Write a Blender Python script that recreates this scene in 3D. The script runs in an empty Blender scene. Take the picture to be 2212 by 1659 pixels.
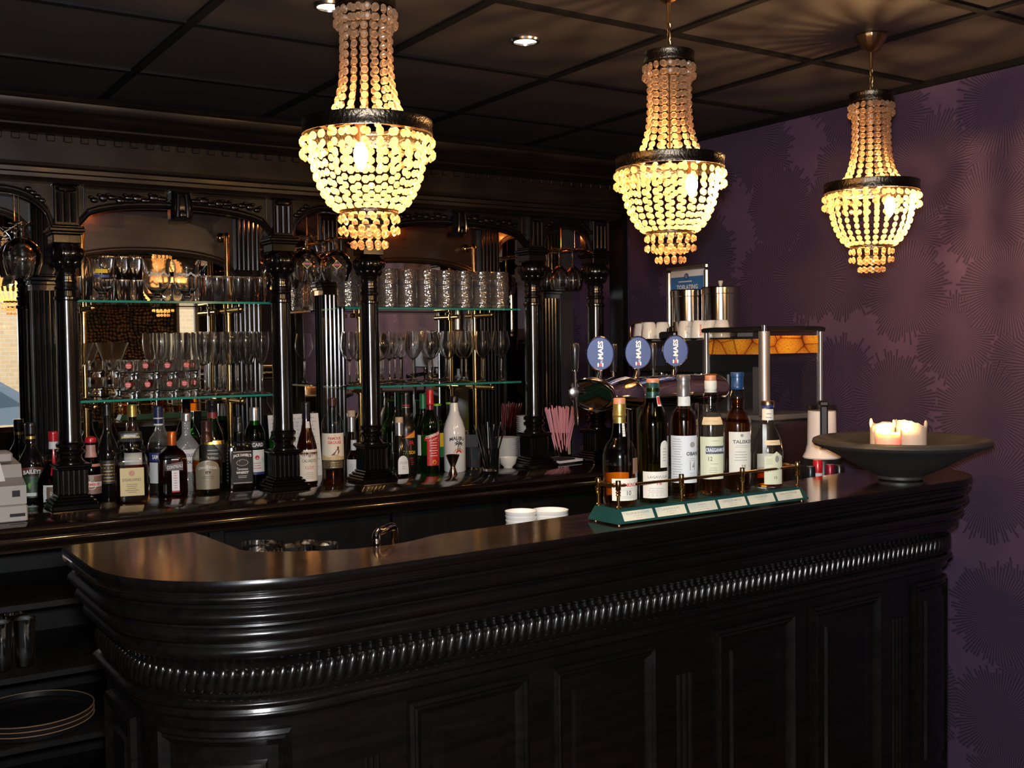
import bpy, math, random
from mathutils import Vector, Matrix

# ------------------------------------------------------------------ camera, world, big lights, exposure
SC = bpy.context.scene
COL = SC.collection
PI = math.pi
rnd = random.Random(7)

def link(o):
    COL.objects.link(o)
    return o

YAW, PITCH, ROLL, FPX = 0.580925, -0.035775, -0.012938, 2330.0
cy_, sy_, cp_, sp_ = math.cos(YAW), math.sin(YAW), math.cos(PITCH), math.sin(PITCH)
fwd = Vector((sy_*cp_, cy_*cp_, sp_))
rt0 = Vector((cy_, -sy_, 0))
up0 = rt0.cross(fwd)
rt = math.cos(ROLL)*rt0 + math.sin(ROLL)*up0
up = -math.sin(ROLL)*rt0 + math.cos(ROLL)*up0
EYE = Vector((0, 0, 1.54))
cam_d = bpy.data.cameras.new('camera')
cam = link(bpy.data.objects.new('camera', cam_d))
cam_d.sensor_width = 36.0
cam_d.lens = FPX/2212*36
cam_d.clip_start = 0.02
cam.matrix_world = Matrix(((rt.x, up.x, -fwd.x, EYE.x), (rt.y, up.y, -fwd.y, EYE.y), (rt.z, up.z, -fwd.z, EYE.z), (0, 0, 0, 1)))
SC.camera = cam

SC.view_settings.view_transform = 'Standard'
SC.view_settings.look = 'None'
SC.view_settings.gamma = 1
SC.view_settings.use_curve_mapping = False
SC.view_settings.exposure = 0.0
cyc = SC.cycles
cyc.use_denoising = True
cyc.max_bounces = 14
cyc.diffuse_bounces = 2
cyc.glossy_bounces = 4
cyc.transmission_bounces = 12
cyc.transparent_max_bounces = 16
cyc.caustics_reflective = False
cyc.caustics_refractive = False
cyc.sample_clamp_indirect = 6.0
cyc.use_light_tree = True

world = bpy.data.worlds.new('daylight')
SC.world = world
world.use_nodes = True
world.node_tree.nodes['Background'].inputs[0].default_value = (0.80, 0.88, 1.0, 1)
world.node_tree.nodes['Background'].inputs[1].default_value = 3.4

def lamp(name, kind, loc, energy, color, size=0.02, direction=None, spot=None, blend=0.5):
    d = bpy.data.lights.new(name, kind)
    d.energy = energy
    d.color = color
    if kind == 'AREA':
        d.shape = 'DISK'; d.size = size
    else:
        d.shadow_soft_size = size
    if kind == 'SPOT' and spot:
        d.spot_size = spot; d.spot_blend = blend
    o = link(bpy.data.objects.new(name, d))
    o.location = loc
    if direction is not None:
        o.rotation_euler = Vector(direction).to_track_quat('-Z', 'Y').to_euler()
    return o

# the photographer's flash, just above the lens
lamp('camera_flash', 'SPOT', EYE + 0.09*up + 0.03*fwd, 320.0, (0.93, 0.95, 1.0), 0.05, fwd, math.radians(100), 0.6)
FLASH_ONLY = False

# ------------------------------------------------------------------ mesh helper
class MB:
    def __init__(s):
        s.v = []; s.f = []
    def add(s, verts, faces):
        b = len(s.v)
        s.v.extend([tuple(q) for q in verts])
        s.f.extend([tuple(i+b for i in f) for f in faces])
        return s
    def join(s, o, M=None):
        vs = o.v if M is None else [M @ Vector(q) for q in o.v]
        return s.add(vs, o.f)
    def move(s, M):
        s.v = [tuple(M @ Vector(q)) for q in s.v]
        return s
    def box(s, x0, x1, y0, y1, z0, z1):
        return s.add([(x0,y0,z0),(x1,y0,z0),(x1,y1,z0),(x0,y1,z0),(x0,y0,z1),(x1,y0,z1),(x1,y1,z1),(x0,y1,z1)],
                     [(0,3,2,1),(4,5,6,7),(0,1,5,4),(1,2,6,5),(2,3,7,6),(3,0,4,7)])
    def bbox(s, x0, x1, y0, y1, z0, z1, b=0.004):
        """box with chamfered edges (loft of rounded rectangles)"""
        def ring(i, z):
            return [(x0+i+b,y0+i,z),(x1-i-b,y0+i,z),(x1-i,y0+i+b,z),(x1-i,y1-i-b,z),(x1-i-b,y1-i,z),(x0+i+b,y1-i,z),(x0+i,y1-i-b,z),(x0+i,y0+i+b,z)]
        rings = [ring(b,z0),ring(0,z0+b),ring(0,z1-b),ring(b,z1)]
        return s.loft(rings, True, True)
    def loft(s, rings, cap0=True, cap1=True, closed=True):
        n = len(rings[0]); v = []; f = []
        for r in rings: v += list(r)
        m = n if closed else n-1
        for k in range(len(rings)-1):
            for i in range(m):
                j = (i+1) % n
                f.append((k*n+i, k*n+j, (k+1)*n+j, (k+1)*n+i))
        if cap0: f.append(tuple(range(n-1,-1,-1)))
        if cap1: f.append(tuple((len(rings)-1)*n+i for i in range(n)))
        return s.add(v, f)
    def lathe(s, prof, n=24, c=(0,0,0), ph=0.0):
        rings = []
        v = []; f = []; idx = []
        for p in prof:
            r, z = p[0], p[1]; sq = p[2] if len(p) > 2 else 0.0
            if r <= 1e-6:
                idx.append([len(v)]); v.append((c[0], c[1], c[2]+z)); continue
            row = []
            for i in range(n):
                a = 2*PI*i/n + ph
                k = r*sqf(a, sq)
                row.append(len(v)); v.append((c[0]+k*math.cos(a), c[1]+k*math.sin(a), c[2]+z))
            idx.append(row)
        for A, B in zip(idx[:-1], idx[1:]):
            if len(A) == 1 and len(B) == 1: continue
            if len(A) == 1:
                for i in range(n): f.append((A[0], B[(i+1)%n], B[i]))
            elif len(B) == 1:
                for i in range(n): f.append((A[i], A[(i+1)%n], B[0]))
            else:
                for i in range(n): f.append((A[i], A[(i+1)%n], B[(i+1)%n], B[i]))
        return s.add(v, f)
    def tube(s, pts, r, n=8, cap=True):
        pts = [Vector(p) for p in pts]
        rings = []
        T0 = (pts[1]-pts[0]).normalized()
        u = T0.orthogonal().normalized()
        for i, p in enumerate(pts):
            a = pts[max(i-1,0)]; b = pts[min(i+1,len(pts)-1)]
            T = (b-a).normalized()
            u = (u - T*u.dot(T)).normalized()
            w = T.cross(u)
            rr = r[i] if isinstance(r, (list, tuple)) else r
            rings.append([p + rr*(math.cos(2*PI*k/n)*u + math.sin(2*PI*k/n)*w) for k in range(n)])
        return s.loft(rings, cap, cap)
    def prism(s, poly, z0, z1):
        return s.loft([[(x,y,z0) for x,y in poly],[(x,y,z1) for x,y in poly]])
    def prism_y(s, poly, y0, y1):
        return s.loft([[(x,y0,z) for x,z in poly],[(x,y1,z) for x,z in poly]])
    def surf(s, fn, nu, nv):
        v = [fn(i/nu, j/nv) for j in range(nv+1) for i in range(nu+1)]
        f = [(j*(nu+1)+i, j*(nu+1)+i+1, (j+1)*(nu+1)+i+1, (j+1)*(nu+1)+i) for j in range(nv) for i in range(nu)]
        return s.add(v, f)
    def ball(s, c, rx, ry=None, rz=None, n=8, m=6):
        ry = rx if ry is None else ry; rz = rx if rz is None else rz
        o = MB().lathe([(math.sin(PI*k/m), -math.cos(PI*k/m)) for k in range(m+1)], n)
        return s.add([(c[0]+x*rx, c[1]+y*ry, c[2]+z*rz) for x,y,z in o.v], o.f)
    def build(s, name, mat, parent=None, smooth=True, sharp=0.7, label=None):
        me = bpy.data.meshes.new(name)
        me.from_pydata([tuple(q) for q in s.v], [], s.f)
        me.update()
        if smooth and me.polygons:
            me.polygons.foreach_set('use_smooth', [True]*len(me.polygons))
            try: me.set_sharp_from_angle(angle=sharp)
            except Exception: pass
        if mat: me.materials.append(mat)
        o = link(bpy.data.objects.new(name, me))
        if parent is not None: o.parent = parent
        if label: o['label'] = label
        return o

VIEW = 'view'
def sqf(a, sq):
    if sq <= 0: return 1.0
    p = 2 + sq*9
    return (abs(math.cos(a))**p + abs(math.sin(a))**p)**(-1.0/p)

def RX(a): return Matrix.Rotation(a, 4, 'X')
def RY(a): return Matrix.Rotation(a, 4, 'Y')
def RZ(a): return Matrix.Rotation(a, 4, 'Z')
def TR(x, y, z): return Matrix.Translation((x, y, z))

def thing(name, label, cat, loc=(0,0,0), rz=0.0, group=None):
    o = link(bpy.data.objects.new(name, None))
    o.empty_display_size = 0.02
    o.location = loc; o.rotation_euler = (0, 0, rz)
    o['label'] = label; o['category'] = cat
    if group: o['group'] = group
    return o
def tag(o, label, cat, group=None, kind=None):
    o['label'] = label; o['category'] = cat
    if group: o['group'] = group
    if kind: o['kind'] = kind
    return o
def struct(o):
    o['kind'] = 'structure'; return o
def dup(root, loc, rz=None, label=None, group=None):
    r = root.copy(); COL.objects.link(r); r.location = loc
    if rz is not None: r.rotation_euler = (0, 0, rz)
    if label: r['label'] = label
    if group: r['group'] = group
    for ch in list(root.children):
        c = ch.copy(); COL.objects.link(c); c.parent = r
        for g in list(ch.children):
            d = g.copy(); COL.objects.link(d); d.parent = c
    return r

# lettering: built-in font turned into flat mesh, centred, cap height kept in proportion
_tc = {}
def letters(s):
    bold = s.startswith('*')
    if s not in _tc:
        cu = bpy.data.curves.new('lettering', 'FONT')
        cu.body = s.lstrip('*'); cu.offset = 0.028 if bold else 0.004; cu.align_x = 'LEFT'; cu.resolution_u = 2
        ob = bpy.data.objects.new('lettering', cu)
        me = ob.to_mesh()
        vs = [tuple(q.co) for q in me.vertices]; fs = [tuple(p.vertices) for p in me.polygons]
        ob.to_mesh_clear()
        bpy.data.objects.remove(ob); bpy.data.curves.remove(cu)
        x0 = min(q[0] for q in vs); x1 = max(q[0] for q in vs); y0 = min(q[1] for q in vs); y1 = max(q[1] for q in vs)
        _tc[s] = ([(q[0]-(x0+x1)/2, q[1]-(y0+y1)/2) for q in vs], fs, x1-x0, y1-y0)
    return _tc[s]
def text_mb(s, width, height=None):
    vs, fs, w, h = letters(s)
    k = width/w; kh = k if height is None else height/h
    return MB().add([(x*k, y*kh, 0) for x, y in vs], fs)
FACE_FRONT = RX(PI/2)                                     # text plane facing -Y
FACE_LEFT = RZ(-PI/2) @ RX(PI/2)                          # text plane facing -X

# ------------------------------------------------------------------ materials
def new_mat(name):
    m = bpy.data.materials.new(name); m.use_nodes = True
    nt = m.node_tree
    return m, nt, nt.nodes['Principled BSDF'], nt.nodes['Material Output']
def pmat(name, col, rough=0.5, metal=0.0, coat=0.0, spec=None, bump=0.0, bscale=200.0, emit=None, estr=0.0, trans=0.0, ior=None, sss=0.0):
    m, nt, b, out = new_mat(name)
    b.inputs['Base Color'].default_value = (*col, 1)
    b.inputs['Roughness'].default_value = rough
    b.inputs['Metallic'].default_value = metal
    b.inputs['Coat Weight'].default_value = coat
    b.inputs['Coat Roughness'].default_value = 0.06
    if spec is not None: b.inputs['Specular IOR Level'].default_value = spec
    if trans: b.inputs['Transmission Weight'].default_value = trans
    if ior: b.inputs['IOR'].default_value = ior
    if sss:
        b.inputs['Subsurface Weight'].default_value = sss
        b.inputs['Subsurface Scale'].default_value = 0.02
        b.inputs['Subsurface Radius'].default_value = (1.0, 0.5, 0.25)
    if emit:
        b.inputs['Emission Color'].default_value = (*emit, 1); b.inputs['Emission Strength'].default_value = estr
    if bump:
        tc = nt.nodes.new('ShaderNodeTexCoord'); nz = nt.nodes.new('ShaderNodeTexNoise'); bp = nt.nodes.new('ShaderNodeBump')
        nz.inputs['Scale'].default_value = bscale; nz.inputs['Detail'].default_value = 4
        bp.inputs['Strength'].default_value = bump; bp.inputs['Distance'].default_value = 0.002
        nt.links.new(tc.outputs['Object'], nz.inputs['Vector']); nt.links.new(nz.outputs['Fac'], bp.inputs['Height'])
        nt.links.new(bp.outputs['Normal'], b.inputs['Normal'])
    return m
def wood_mat(name, dark, light, rough, scale=(3.0, 40.0, 40.0), bump=0.25, coat=0.3, spec=0.5, rvar=0.08):
    """painted or stained wood: grain along local X (or Z for posts) as streaky noise in colour, gloss and bump"""
    m, nt, b, out = new_mat(name)
    N = nt.nodes.new; L = nt.links.new
    tc = N('ShaderNodeTexCoord'); mp = N('ShaderNodeMapping'); mp.inputs['Scale'].default_value = scale
    nz = N('ShaderNodeTexNoise'); nz.inputs['Scale'].default_value = 1.0; nz.inputs['Detail'].default_value = 6; nz.inputs['Roughness'].default_value = 0.65
    cr = N('ShaderNodeValToRGB'); cr.color_ramp.elements[0].position = 0.35; cr.color_ramp.elements[1].position = 0.72
    cr.color_ramp.elements[0].color = (*dark, 1); cr.color_ramp.elements[1].color = (*light, 1)
    L(tc.outputs['Object'], mp.inputs['Vector']); L(mp.outputs['Vector'], nz.inputs['Vector'])
    L(nz.outputs['Fac'], cr.inputs['Fac']); L(cr.outputs['Color'], b.inputs['Base Color'])
    mr = N('ShaderNodeMapRange'); mr.inputs['To Min'].default_value = rough-rvar; mr.inputs['To Max'].default_value = rough+rvar
    n2 = N('ShaderNodeTexNoise'); n2.inputs['Scale'].default_value = 14; n2.inputs['Detail'].default_value = 3
    L(tc.outputs['Object'], n2.inputs['Vector']); L(n2.outputs['Fac'], mr.inputs['Value']); L(mr.outputs['Result'], b.inputs['Roughness'])
    bp = N('ShaderNodeBump'); bp.inputs['Strength'].default_value = bump; bp.inputs['Distance'].default_value = 0.0015
    L(nz.outputs['Fac'], bp.inputs['Height']); L(bp.outputs['Normal'], b.inputs['Normal'])
    b.inputs['Coat Weight'].default_value = coat; b.inputs['Coat Roughness'].default_value = 0.12; b.inputs['Specular IOR Level'].default_value = spec
    L(bp.outputs['Normal'], b.inputs['Coat Normal'])
    return m
def glass_mat(name, tint=(0.97, 0.985, 0.98), edge=(0.55, 0.6, 0.6), ior=1.5, rough=0.15, refl=1.9, bump=0.0, bscale=120.0):
    """thin clear glass: see-through, darker and greener edge-on, mirror-like by Fresnel"""
    m, nt, b, out = new_mat(name)
    N = nt.nodes.new; L = nt.links.new
    nt.nodes.remove(b)
    tr = N('ShaderNodeBsdfTransparent'); gl = N('ShaderNodeBsdfGlossy'); mx = N('ShaderNodeMixShader')
    gl.inputs['Roughness'].default_value = rough
    fr = N('ShaderNodeFresnel'); geo = N('ShaderNodeNewGeometry'); io = N('ShaderNodeMapRange')
    io.inputs['To Min'].default_value = ior; io.inputs['To Max'].default_value = 1.0/ior
    L(geo.outputs['Backfacing'], io.inputs['Value']); L(io.outputs['Result'], fr.inputs['IOR'])
    mu = N('ShaderNodeMath'); mu.operation = 'MULTIPLY'; mu.inputs[1].default_value = refl; mu.use_clamp = True
    lw = N('ShaderNodeLayerWeight'); lw.inputs['Blend'].default_value = 0.35
    cr = N('ShaderNodeMix'); cr.data_type = 'RGBA'
    cr.inputs[6].default_value = (*tint, 1); cr.inputs[7].default_value = (*edge, 1)
    L(lw.outputs['Facing'], cr.inputs[0]); L(cr.outputs[2], tr.inputs['Color'])
    L(fr.outputs['Fac'], mu.inputs[0]); L(mu.outputs[0], mx.inputs['Fac'])
    L(tr.outputs[0], mx.inputs[1]); L(gl.outputs[0], mx.inputs[2]); L(mx.outputs[0], out.inputs['Surface'])
    if bump:
        tc = N('ShaderNodeTexCoord'); nz = N('ShaderNodeTexVoronoi'); bp = N('ShaderNodeBump')
        nz.inputs['Scale'].default_value = bscale
        bp.inputs['Strength'].default_value = bump; bp.inputs['Distance'].default_value = 0.003
        L(tc.outputs['Object'], nz.inputs['Vector']); L(nz.outputs['Distance'], bp.inputs['Height'])
        L(bp.outputs['Normal'], gl.inputs['Normal']); L(bp.outputs['Normal'], fr.inputs['Normal'])
    return m
def solid_glass(name, col, ior=1.45, rough=0.0):
    m, nt, b, out = new_mat(name)
    nt.nodes.remove(b)
    g = nt.nodes.new('ShaderNodeBsdfGlass'); g.inputs['Color'].default_value = (*col, 1); g.inputs['IOR'].default_value = ior; g.inputs['Roughness'].default_value = rough
    nt.links.new(g.outputs[0], out.inputs['Surface'])
    return m
def cut_glass(name, tint, ior=1.45, mixf=0.5, bump=0.0, bscale=120.0, frost=0.0, shine=0.0, grough=0.0):
    """refracting glass that lets part of the light straight through"""
    m, nt, b, out = new_mat(name)
    nt.nodes.remove(b)
    N = nt.nodes.new; L = nt.links.new
    g = N('ShaderNodeBsdfGlass'); g.inputs['Color'].default_value = (*tint, 1); g.inputs['IOR'].default_value = ior; g.inputs['Roughness'].default_value = grough
    t = N('ShaderNodeBsdfTransparent'); t.inputs['Color'].default_value = (*tint, 1)
    mx = N('ShaderNodeMixShader'); mx.inputs['Fac'].default_value = mixf
    L(t.outputs[0], mx.inputs[1]); L(g.outputs[0], mx.inputs[2]); L(mx.outputs[0], out.inputs['Surface'])
    if shine:
        sg = N('ShaderNodeBsdfGlossy'); sg.inputs['Roughness'].default_value = 0.13
        sm_ = N('ShaderNodeMixShader'); sm_.inputs['Fac'].default_value = shine
        L(mx.outputs[0], sm_.inputs[1]); L(sg.outputs[0], sm_.inputs[2]); L(sm_.outputs[0], out.inputs['Surface'])
        mx = sm_
    if frost:
        fz = N('ShaderNodeBsdfTranslucent'); fz.inputs['Color'].default_value = (*tint, 1)
        fd = N('ShaderNodeBsdfDiffuse'); fd.inputs['Color'].default_value = (*tint, 1)
        f1 = N('ShaderNodeMixShader'); f1.inputs['Fac'].default_value = 0.6
        f2 = N('ShaderNodeMixShader'); f2.inputs['Fac'].default_value = frost
        L(fz.outputs[0], f1.inputs[1]); L(fd.outputs[0], f1.inputs[2]); L(mx.outputs[0], f2.inputs[1]); L(f1.outputs[0], f2.inputs[2]); L(f2.outputs[0], out.inputs['Surface'])
    if bump:
        tc = N('ShaderNodeTexCoord'); nz = N('ShaderNodeTexVoronoi'); bp = N('ShaderNodeBump')
        nz.inputs['Scale'].default_value = bscale
        bp.inputs['Strength'].default_value = bump; bp.inputs['Distance'].default_value = 0.004
        L(tc.outputs['Object'], nz.inputs['Vector']); L(nz.outputs['Distance'], bp.inputs['Height'])
        L(bp.outputs['Normal'], g.inputs['Normal'])
        if shine: L(bp.outputs['Normal'], sg.inputs['Normal'])
    return m

BLACKWOOD = wood_mat('black_paint', (0.0022, 0.0018, 0.0018), (0.0065, 0.0045, 0.004), 0.27, (2.5, 45, 45), 0.22, 0.15, 0.35)
BLACKPOST = wood_mat('black_paint_upright', (0.002, 0.0017, 0.0017), (0.005, 0.0038, 0.0034), 0.19, (45, 45, 2.5), 0.12, 0.25, rvar=0.04)
BROWNWOOD = wood_mat('brown_black_stain', (0.0035, 0.0024, 0.002), (0.013, 0.008, 0.005), 0.36, (2.5, 45, 45), 0.2, 0.06, 0.25)
BOARD = wood_mat('mirror_surround_wood', (0.008, 0.004, 0.0025), (0.028, 0.014, 0.007), 0.36, (2.5, 45, 45), 0.2, 0.15)
BARTOP = wood_mat('varnished_dark_brown', (0.014, 0.007, 0.004), (0.058, 0.028, 0.013), 0.10, (2.2, 26, 26), 0.16, 1.0, rvar=0.04)
BASEWOOD = wood_mat('dark_cupboard', (0.003, 0.003, 0.0032), (0.006, 0.006, 0.006), 0.5, (30, 30, 2), 0.1, 0.0, 0.2)
CHROME = pmat('chrome', (0.75, 0.74, 0.73), 0.06, 1.0)
STEEL = pmat('brushed_steel', (0.55, 0.54, 0.53), 0.22, 1.0, bump=0.05, bscale=300)
BRASS = pmat('polished_brass', (0.62, 0.40, 0.15), 0.16, 1.0)
OLDBRASS = pmat('antique_brass', (0.42, 0.25, 0.12), 0.3, 1.0)
BLACKPL = pmat('black_plastic', (0.008, 0.008, 0.009), 0.3)
BLACKMATTE = pmat('black_cloth', (0.012, 0.012, 0.014), 0.9)
WHITECHINA = pmat('white_china', (0.78, 0.77, 0.73), 0.18, coat=0.5)
WHITEPL = pmat('white_plastic', (0.78, 0.72, 0.68), 0.25, coat=0.3)
PAPER = pmat('cream_paper', (0.78, 0.72, 0.58), 0.6)
PAPERW = pmat('white_paper', (0.80, 0.80, 0.80), 0.6)
PAPERY = pmat('pale_yellow_paper', (0.74, 0.72, 0.47), 0.6)
PAPERG = pmat('grey_white_paper', (0.70, 0.69, 0.66), 0.6)
GOLDP = pmat('dull_gold_paper', (0.34, 0.27, 0.13), 0.42, 0.4)
INK = pmat('black_ink', (0.015, 0.013, 0.012), 0.5)
INKGREY = pmat('grey_ink', (0.34, 0.31, 0.27), 0.6)
INKRED = pmat('red_ink', (0.55, 0.03, 0.03), 0.5)
INKNAVY = pmat('navy_ink', (0.02, 0.035, 0.16), 0.5)
INKWHITE = pmat('white_ink', (0.82, 0.80, 0.76), 0.5)
INKGOLD = pmat('gold_ink', (0.55, 0.38, 0.10), 0.4, 0.4)
INKYELLOW = pmat('yellow_ink', (0.75, 0.50, 0.03), 0.5)
INKORANGE = pmat('orange_ink', (0.80, 0.28, 0.03), 0.5)
REDCAP = pmat('red_capsule', (0.50, 0.012, 0.02), 0.28, coat=0.3)
WINECAP = pmat('wine_red_foil', (0.22, 0.01, 0.03), 0.3, 0.3)
GOLDCAP = pmat('gold_foil', (0.62, 0.42, 0.10), 0.3, 0.8)
SILVERCAP = pmat('silver_foil', (0.62, 0.62, 0.64), 0.28, 0.9)
GREYCAP = pmat('grey_foil', (0.20, 0.18, 0.17), 0.35, 0.6)
BLUECAP = pmat('blue_capsule', (0.012, 0.05, 0.14), 0.35, coat=0.2)
NAVYCAP = pmat('navy_capsule', (0.012, 0.02, 0.07), 0.35)
GREENCAP = pmat('dark_green_foil', (0.012, 0.05, 0.045), 0.35, 0.2)
LIGHTGREENCAP = pmat('green_capsule', (0.012, 0.16, 0.06), 0.35)
ORANGECAP = pmat('copper_orange_foil', (0.55, 0.12, 0.02), 0.3, 0.5)
BROWNCAP = pmat('dark_brown_foil', (0.06, 0.02, 0.014), 0.32, 0.3)
CORK = pmat('pale_cork_wood', (0.60, 0.42, 0.26), 0.6)
PINKCORK = pmat('orange_brown_wood_stopper', (0.60, 0.24, 0.12), 0.45)
GLASSB = glass_mat('clear_bottle_glass', (0.96, 0.97, 0.96), (0.5, 0.55, 0.52), rough=0.10, refl=1.1)
GLASS = solid_glass('clear_glass', (0.99, 0.993, 0.99), 1.48, 0.055)
MUGGLASS = cut_glass('moulded_mug_glass', (0.98, 0.97, 0.95), 1.45, 1.0, 0.5, 95, 0.03, 0.20, 0.05)
TUMBGLASS = solid_glass('tumbler_glass', (0.99, 0.993, 0.99), 1.48, 0.06)
SHELFGLASS = glass_mat('shelf_glass', (0.93, 0.97, 0.955), (0.6, 0.85, 0.78), rough=0.03, refl=1.0)
SHELFEDGE = pmat('green_glass_edge', (0.02, 0.22, 0.17), 0.12, coat=0.6)
GREENGLASS = glass_mat('green_bottle_glass', (0.16, 0.60, 0.13), (0.03, 0.24, 0.03), 1.5, 0.07, 1.2)
DARKGREEN = glass_mat('dark_green_bottle_glass', (0.12, 0.36, 0.10), (0.02, 0.10, 0.02), 1.5, 0.07, 1.2)
OLIVEGLASS = glass_mat('olive_bottle_glass', (0.55, 0.52, 0.12), (0.20, 0.19, 0.03), 1.5, 0.07, 1.2)
BROWNGLASS = glass_mat('brown_bottle_glass', (0.34, 0.11, 0.03), (0.10, 0.025, 0.006), 1.5, 0.07, 1.2)
BLACKGLASS = pmat('black_bottle_glass', (0.006, 0.005, 0.005), 0.08, coat=0.6)
AMBER = glass_mat('amber_spirit', (0.975, 0.66, 0.20), (0.72, 0.28, 0.05), 1.33, 0.05)
DEEPAMBER = glass_mat('deep_amber_spirit', (0.90, 0.46, 0.11), (0.52, 0.15, 0.025), 1.33, 0.05)
REDBROWN = glass_mat('red_brown_spirit', (0.58, 0.17, 0.05), (0.26, 0.045, 0.012), 1.33, 0.05)
CLEARLIQ = glass_mat('clear_spirit', (0.97, 0.98, 0.98), (0.7, 0.74, 0.74), 1.33, 0.05)

def crystal_mat():
    """amber-tinted cut crystal: clear through the table facet, glowing on the bevels"""
    m, nt, b, out = new_mat('amber_crystal')
    nt.nodes.remove(b)
    N = nt.nodes.new; L = nt.links.new
    tl = N('ShaderNodeBsdfTranslucent'); tl.inputs['Color'].default_value = (0.96, 0.68, 0.42, 1)
    df = N('ShaderNodeBsdfDiffuse'); df.inputs['Color'].default_value = (0.80, 0.58, 0.40, 1)
    a1 = N('ShaderNodeMixShader'); a1.inputs['Fac'].default_value = 0.35
    L(tl.outputs[0], a1.inputs[1]); L(df.outputs[0], a1.inputs[2])
    tr = N('ShaderNodeBsdfTransparent'); tr.inputs['Color'].default_value = (0.86, 0.76, 0.62, 1)
    gl = N('ShaderNodeBsdfGlossy'); gl.inputs['Color'].default_value = (1.0, 0.92, 0.82, 1); gl.inputs['Roughness'].default_value = 0.10
    a2 = N('ShaderNodeMixShader'); a2.inputs['Fac'].default_value = 0.16
    L(tr.outputs[0], a2.inputs[1]); L(gl.outputs[0], a2.inputs[2])
    lw = N('ShaderNodeLayerWeight'); lw.inputs['Blend'].default_value = 0.5
    mr = N('ShaderNodeMapRange'); mr.inputs['To Min'].default_value = 0.14; mr.inputs['To Max'].default_value = 0.72
    L(lw.outputs['Facing'], mr.inputs['Value'])
    a3 = N('ShaderNodeMixShader'); L(mr.outputs['Result'], a3.inputs['Fac'])
    L(a2.outputs[0], a3.inputs[1]); L(a1.outputs[0], a3.inputs[2]); L(a3.outputs[0], out.inputs['Surface'])
    return m
CRYSTAL = crystal_mat()
EMBOSSED = pmat('embossed_pewter_brass', (0.085, 0.068, 0.05), 0.3, 1.0, bump=0.9, bscale=160)
def bulb_mat():
    m, nt, b, out = new_mat('lit_bulb_glass')
    nt.nodes.remove(b)
    e = nt.nodes.new('ShaderNodeEmission'); e.inputs['Color'].default_value = (1.0, 0.72, 0.38, 1); e.inputs['Strength'].default_value = 40.0
    t = nt.nodes.new('ShaderNodeBsdfTransparent'); a = nt.nodes.new('ShaderNodeAddShader')
    nt.links.new(e.outputs[0], a.inputs[0]); nt.links.new(t.outputs[0], a.inputs[1]); nt.links.new(a.outputs[0], out.inputs['Surface'])
    return m
BULB = bulb_mat()
BULBOFF = pmat('pearl_bulb_glass', (0.75, 0.62, 0.45), 0.2)

def wallpaper_mat():
    m, nt, b, out = new_mat('purple_starburst_wallpaper')
    N = nt.nodes.new; L = nt.links.new
    tc = N('ShaderNodeTexCoord'); sx = N('ShaderNodeSeparateXYZ'); cx = N('ShaderNodeCombineXYZ')
    L(tc.outputs['Object'], sx.inputs[0])
    L(sx.outputs['Y'], cx.inputs['X']); L(sx.outputs['Z'], cx.inputs['Y'])
    def math_(op, a, b_=None, clamp=False):
        n = N('ShaderNodeMath'); n.operation = op; n.use_clamp = clamp
        for k, q in enumerate((a, b_)):
            if q is None: continue
            if isinstance(q, (int, float)): n.inputs[k].default_value = q
            else: L(q, n.inputs[k])
        return n.outputs[0]
    def burst(offx, offy, scale, spokes, rmax):
        mp = N('ShaderNodeMapping'); mp.inputs['Location'].default_value = (offx, offy, 0)
        L(cx.outputs[0], mp.inputs['Vector'])
        vo = N('ShaderNodeTexVoronoi'); vo.voronoi_dimensions = '2D'; vo.inputs['Scale'].default_value = scale; vo.inputs['Randomness'].default_value = 0.62
        L(mp.outputs[0], vo.inputs['Vector'])
        df = N('ShaderNodeVectorMath'); df.operation = 'SUBTRACT'
        # voronoi position is returned in input space
        L(mp.outputs[0], df.inputs[0]); L(vo.outputs['Position'], df.inputs[1])
        s2 = N('ShaderNodeSeparateXYZ'); L(df.outputs[0], s2.inputs[0])
        ang = math_('ARCTAN2', s2.outputs['Y'], s2.outputs['X'])
        ln = N('ShaderNodeVectorMath'); ln.operation = 'LENGTH'; L(df.outputs[0], ln.inputs[0])
        r = ln.outputs['Value']
        sp = math_('SINE', math_('MULTIPLY', ang, float(spokes)))
        # every spoke has its own length
        sid = math_('FLOOR', math_('DIVIDE', math_('ADD', math_('MULTIPLY', ang, float(spokes)), PI/2), 2*PI))
        wn = N('ShaderNodeTexWhiteNoise'); wn.noise_dimensions = '4D'
        L(vo.outputs['Position'], wn.inputs['Vector']); L(sid, wn.inputs['W'])
        # some cells stay plain
        rm = math_('ADD', math_('MULTIPLY', wn.outputs['Value'], rmax*0.26), rmax*0.76)
        inside = math_('MULTIPLY', math_('SUBTRACT', rm, r), 400.0, True)
        line = math_('MULTIPLY', math_('ADD', sp, 0.0), 1.8, True)
        return math_('MULTIPLY', inside, math_('ADD', math_('MULTIPLY', line, 0.74), 0.26)), inside
    a, a2 = burst(0.31, 0.07, 3.0, 88, 0.190)
    c, c2 = burst(1.47, 0.83, 2.7, 80, 0.175)
    mxv = math_('ADD', a, math_('MULTIPLY', c, math_('SUBTRACT', 1.0, a2)))
    col = N('ShaderNodeMix'); col.data_type = 'RGBA'
    col.inputs[6].default_value = (0.076, 0.043, 0.082, 1); col.inputs[7].default_value = (0.027, 0.017, 0.033, 1)
    L(mxv, col.inputs[0]); L(col.outputs[2], b.inputs['Base Color'])
    b.inputs['Roughness'].default_value = 0.7; b.inputs['Specular IOR Level'].default_value = 0.2
    return m
WALLPAPER = wallpaper_mat()

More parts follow.
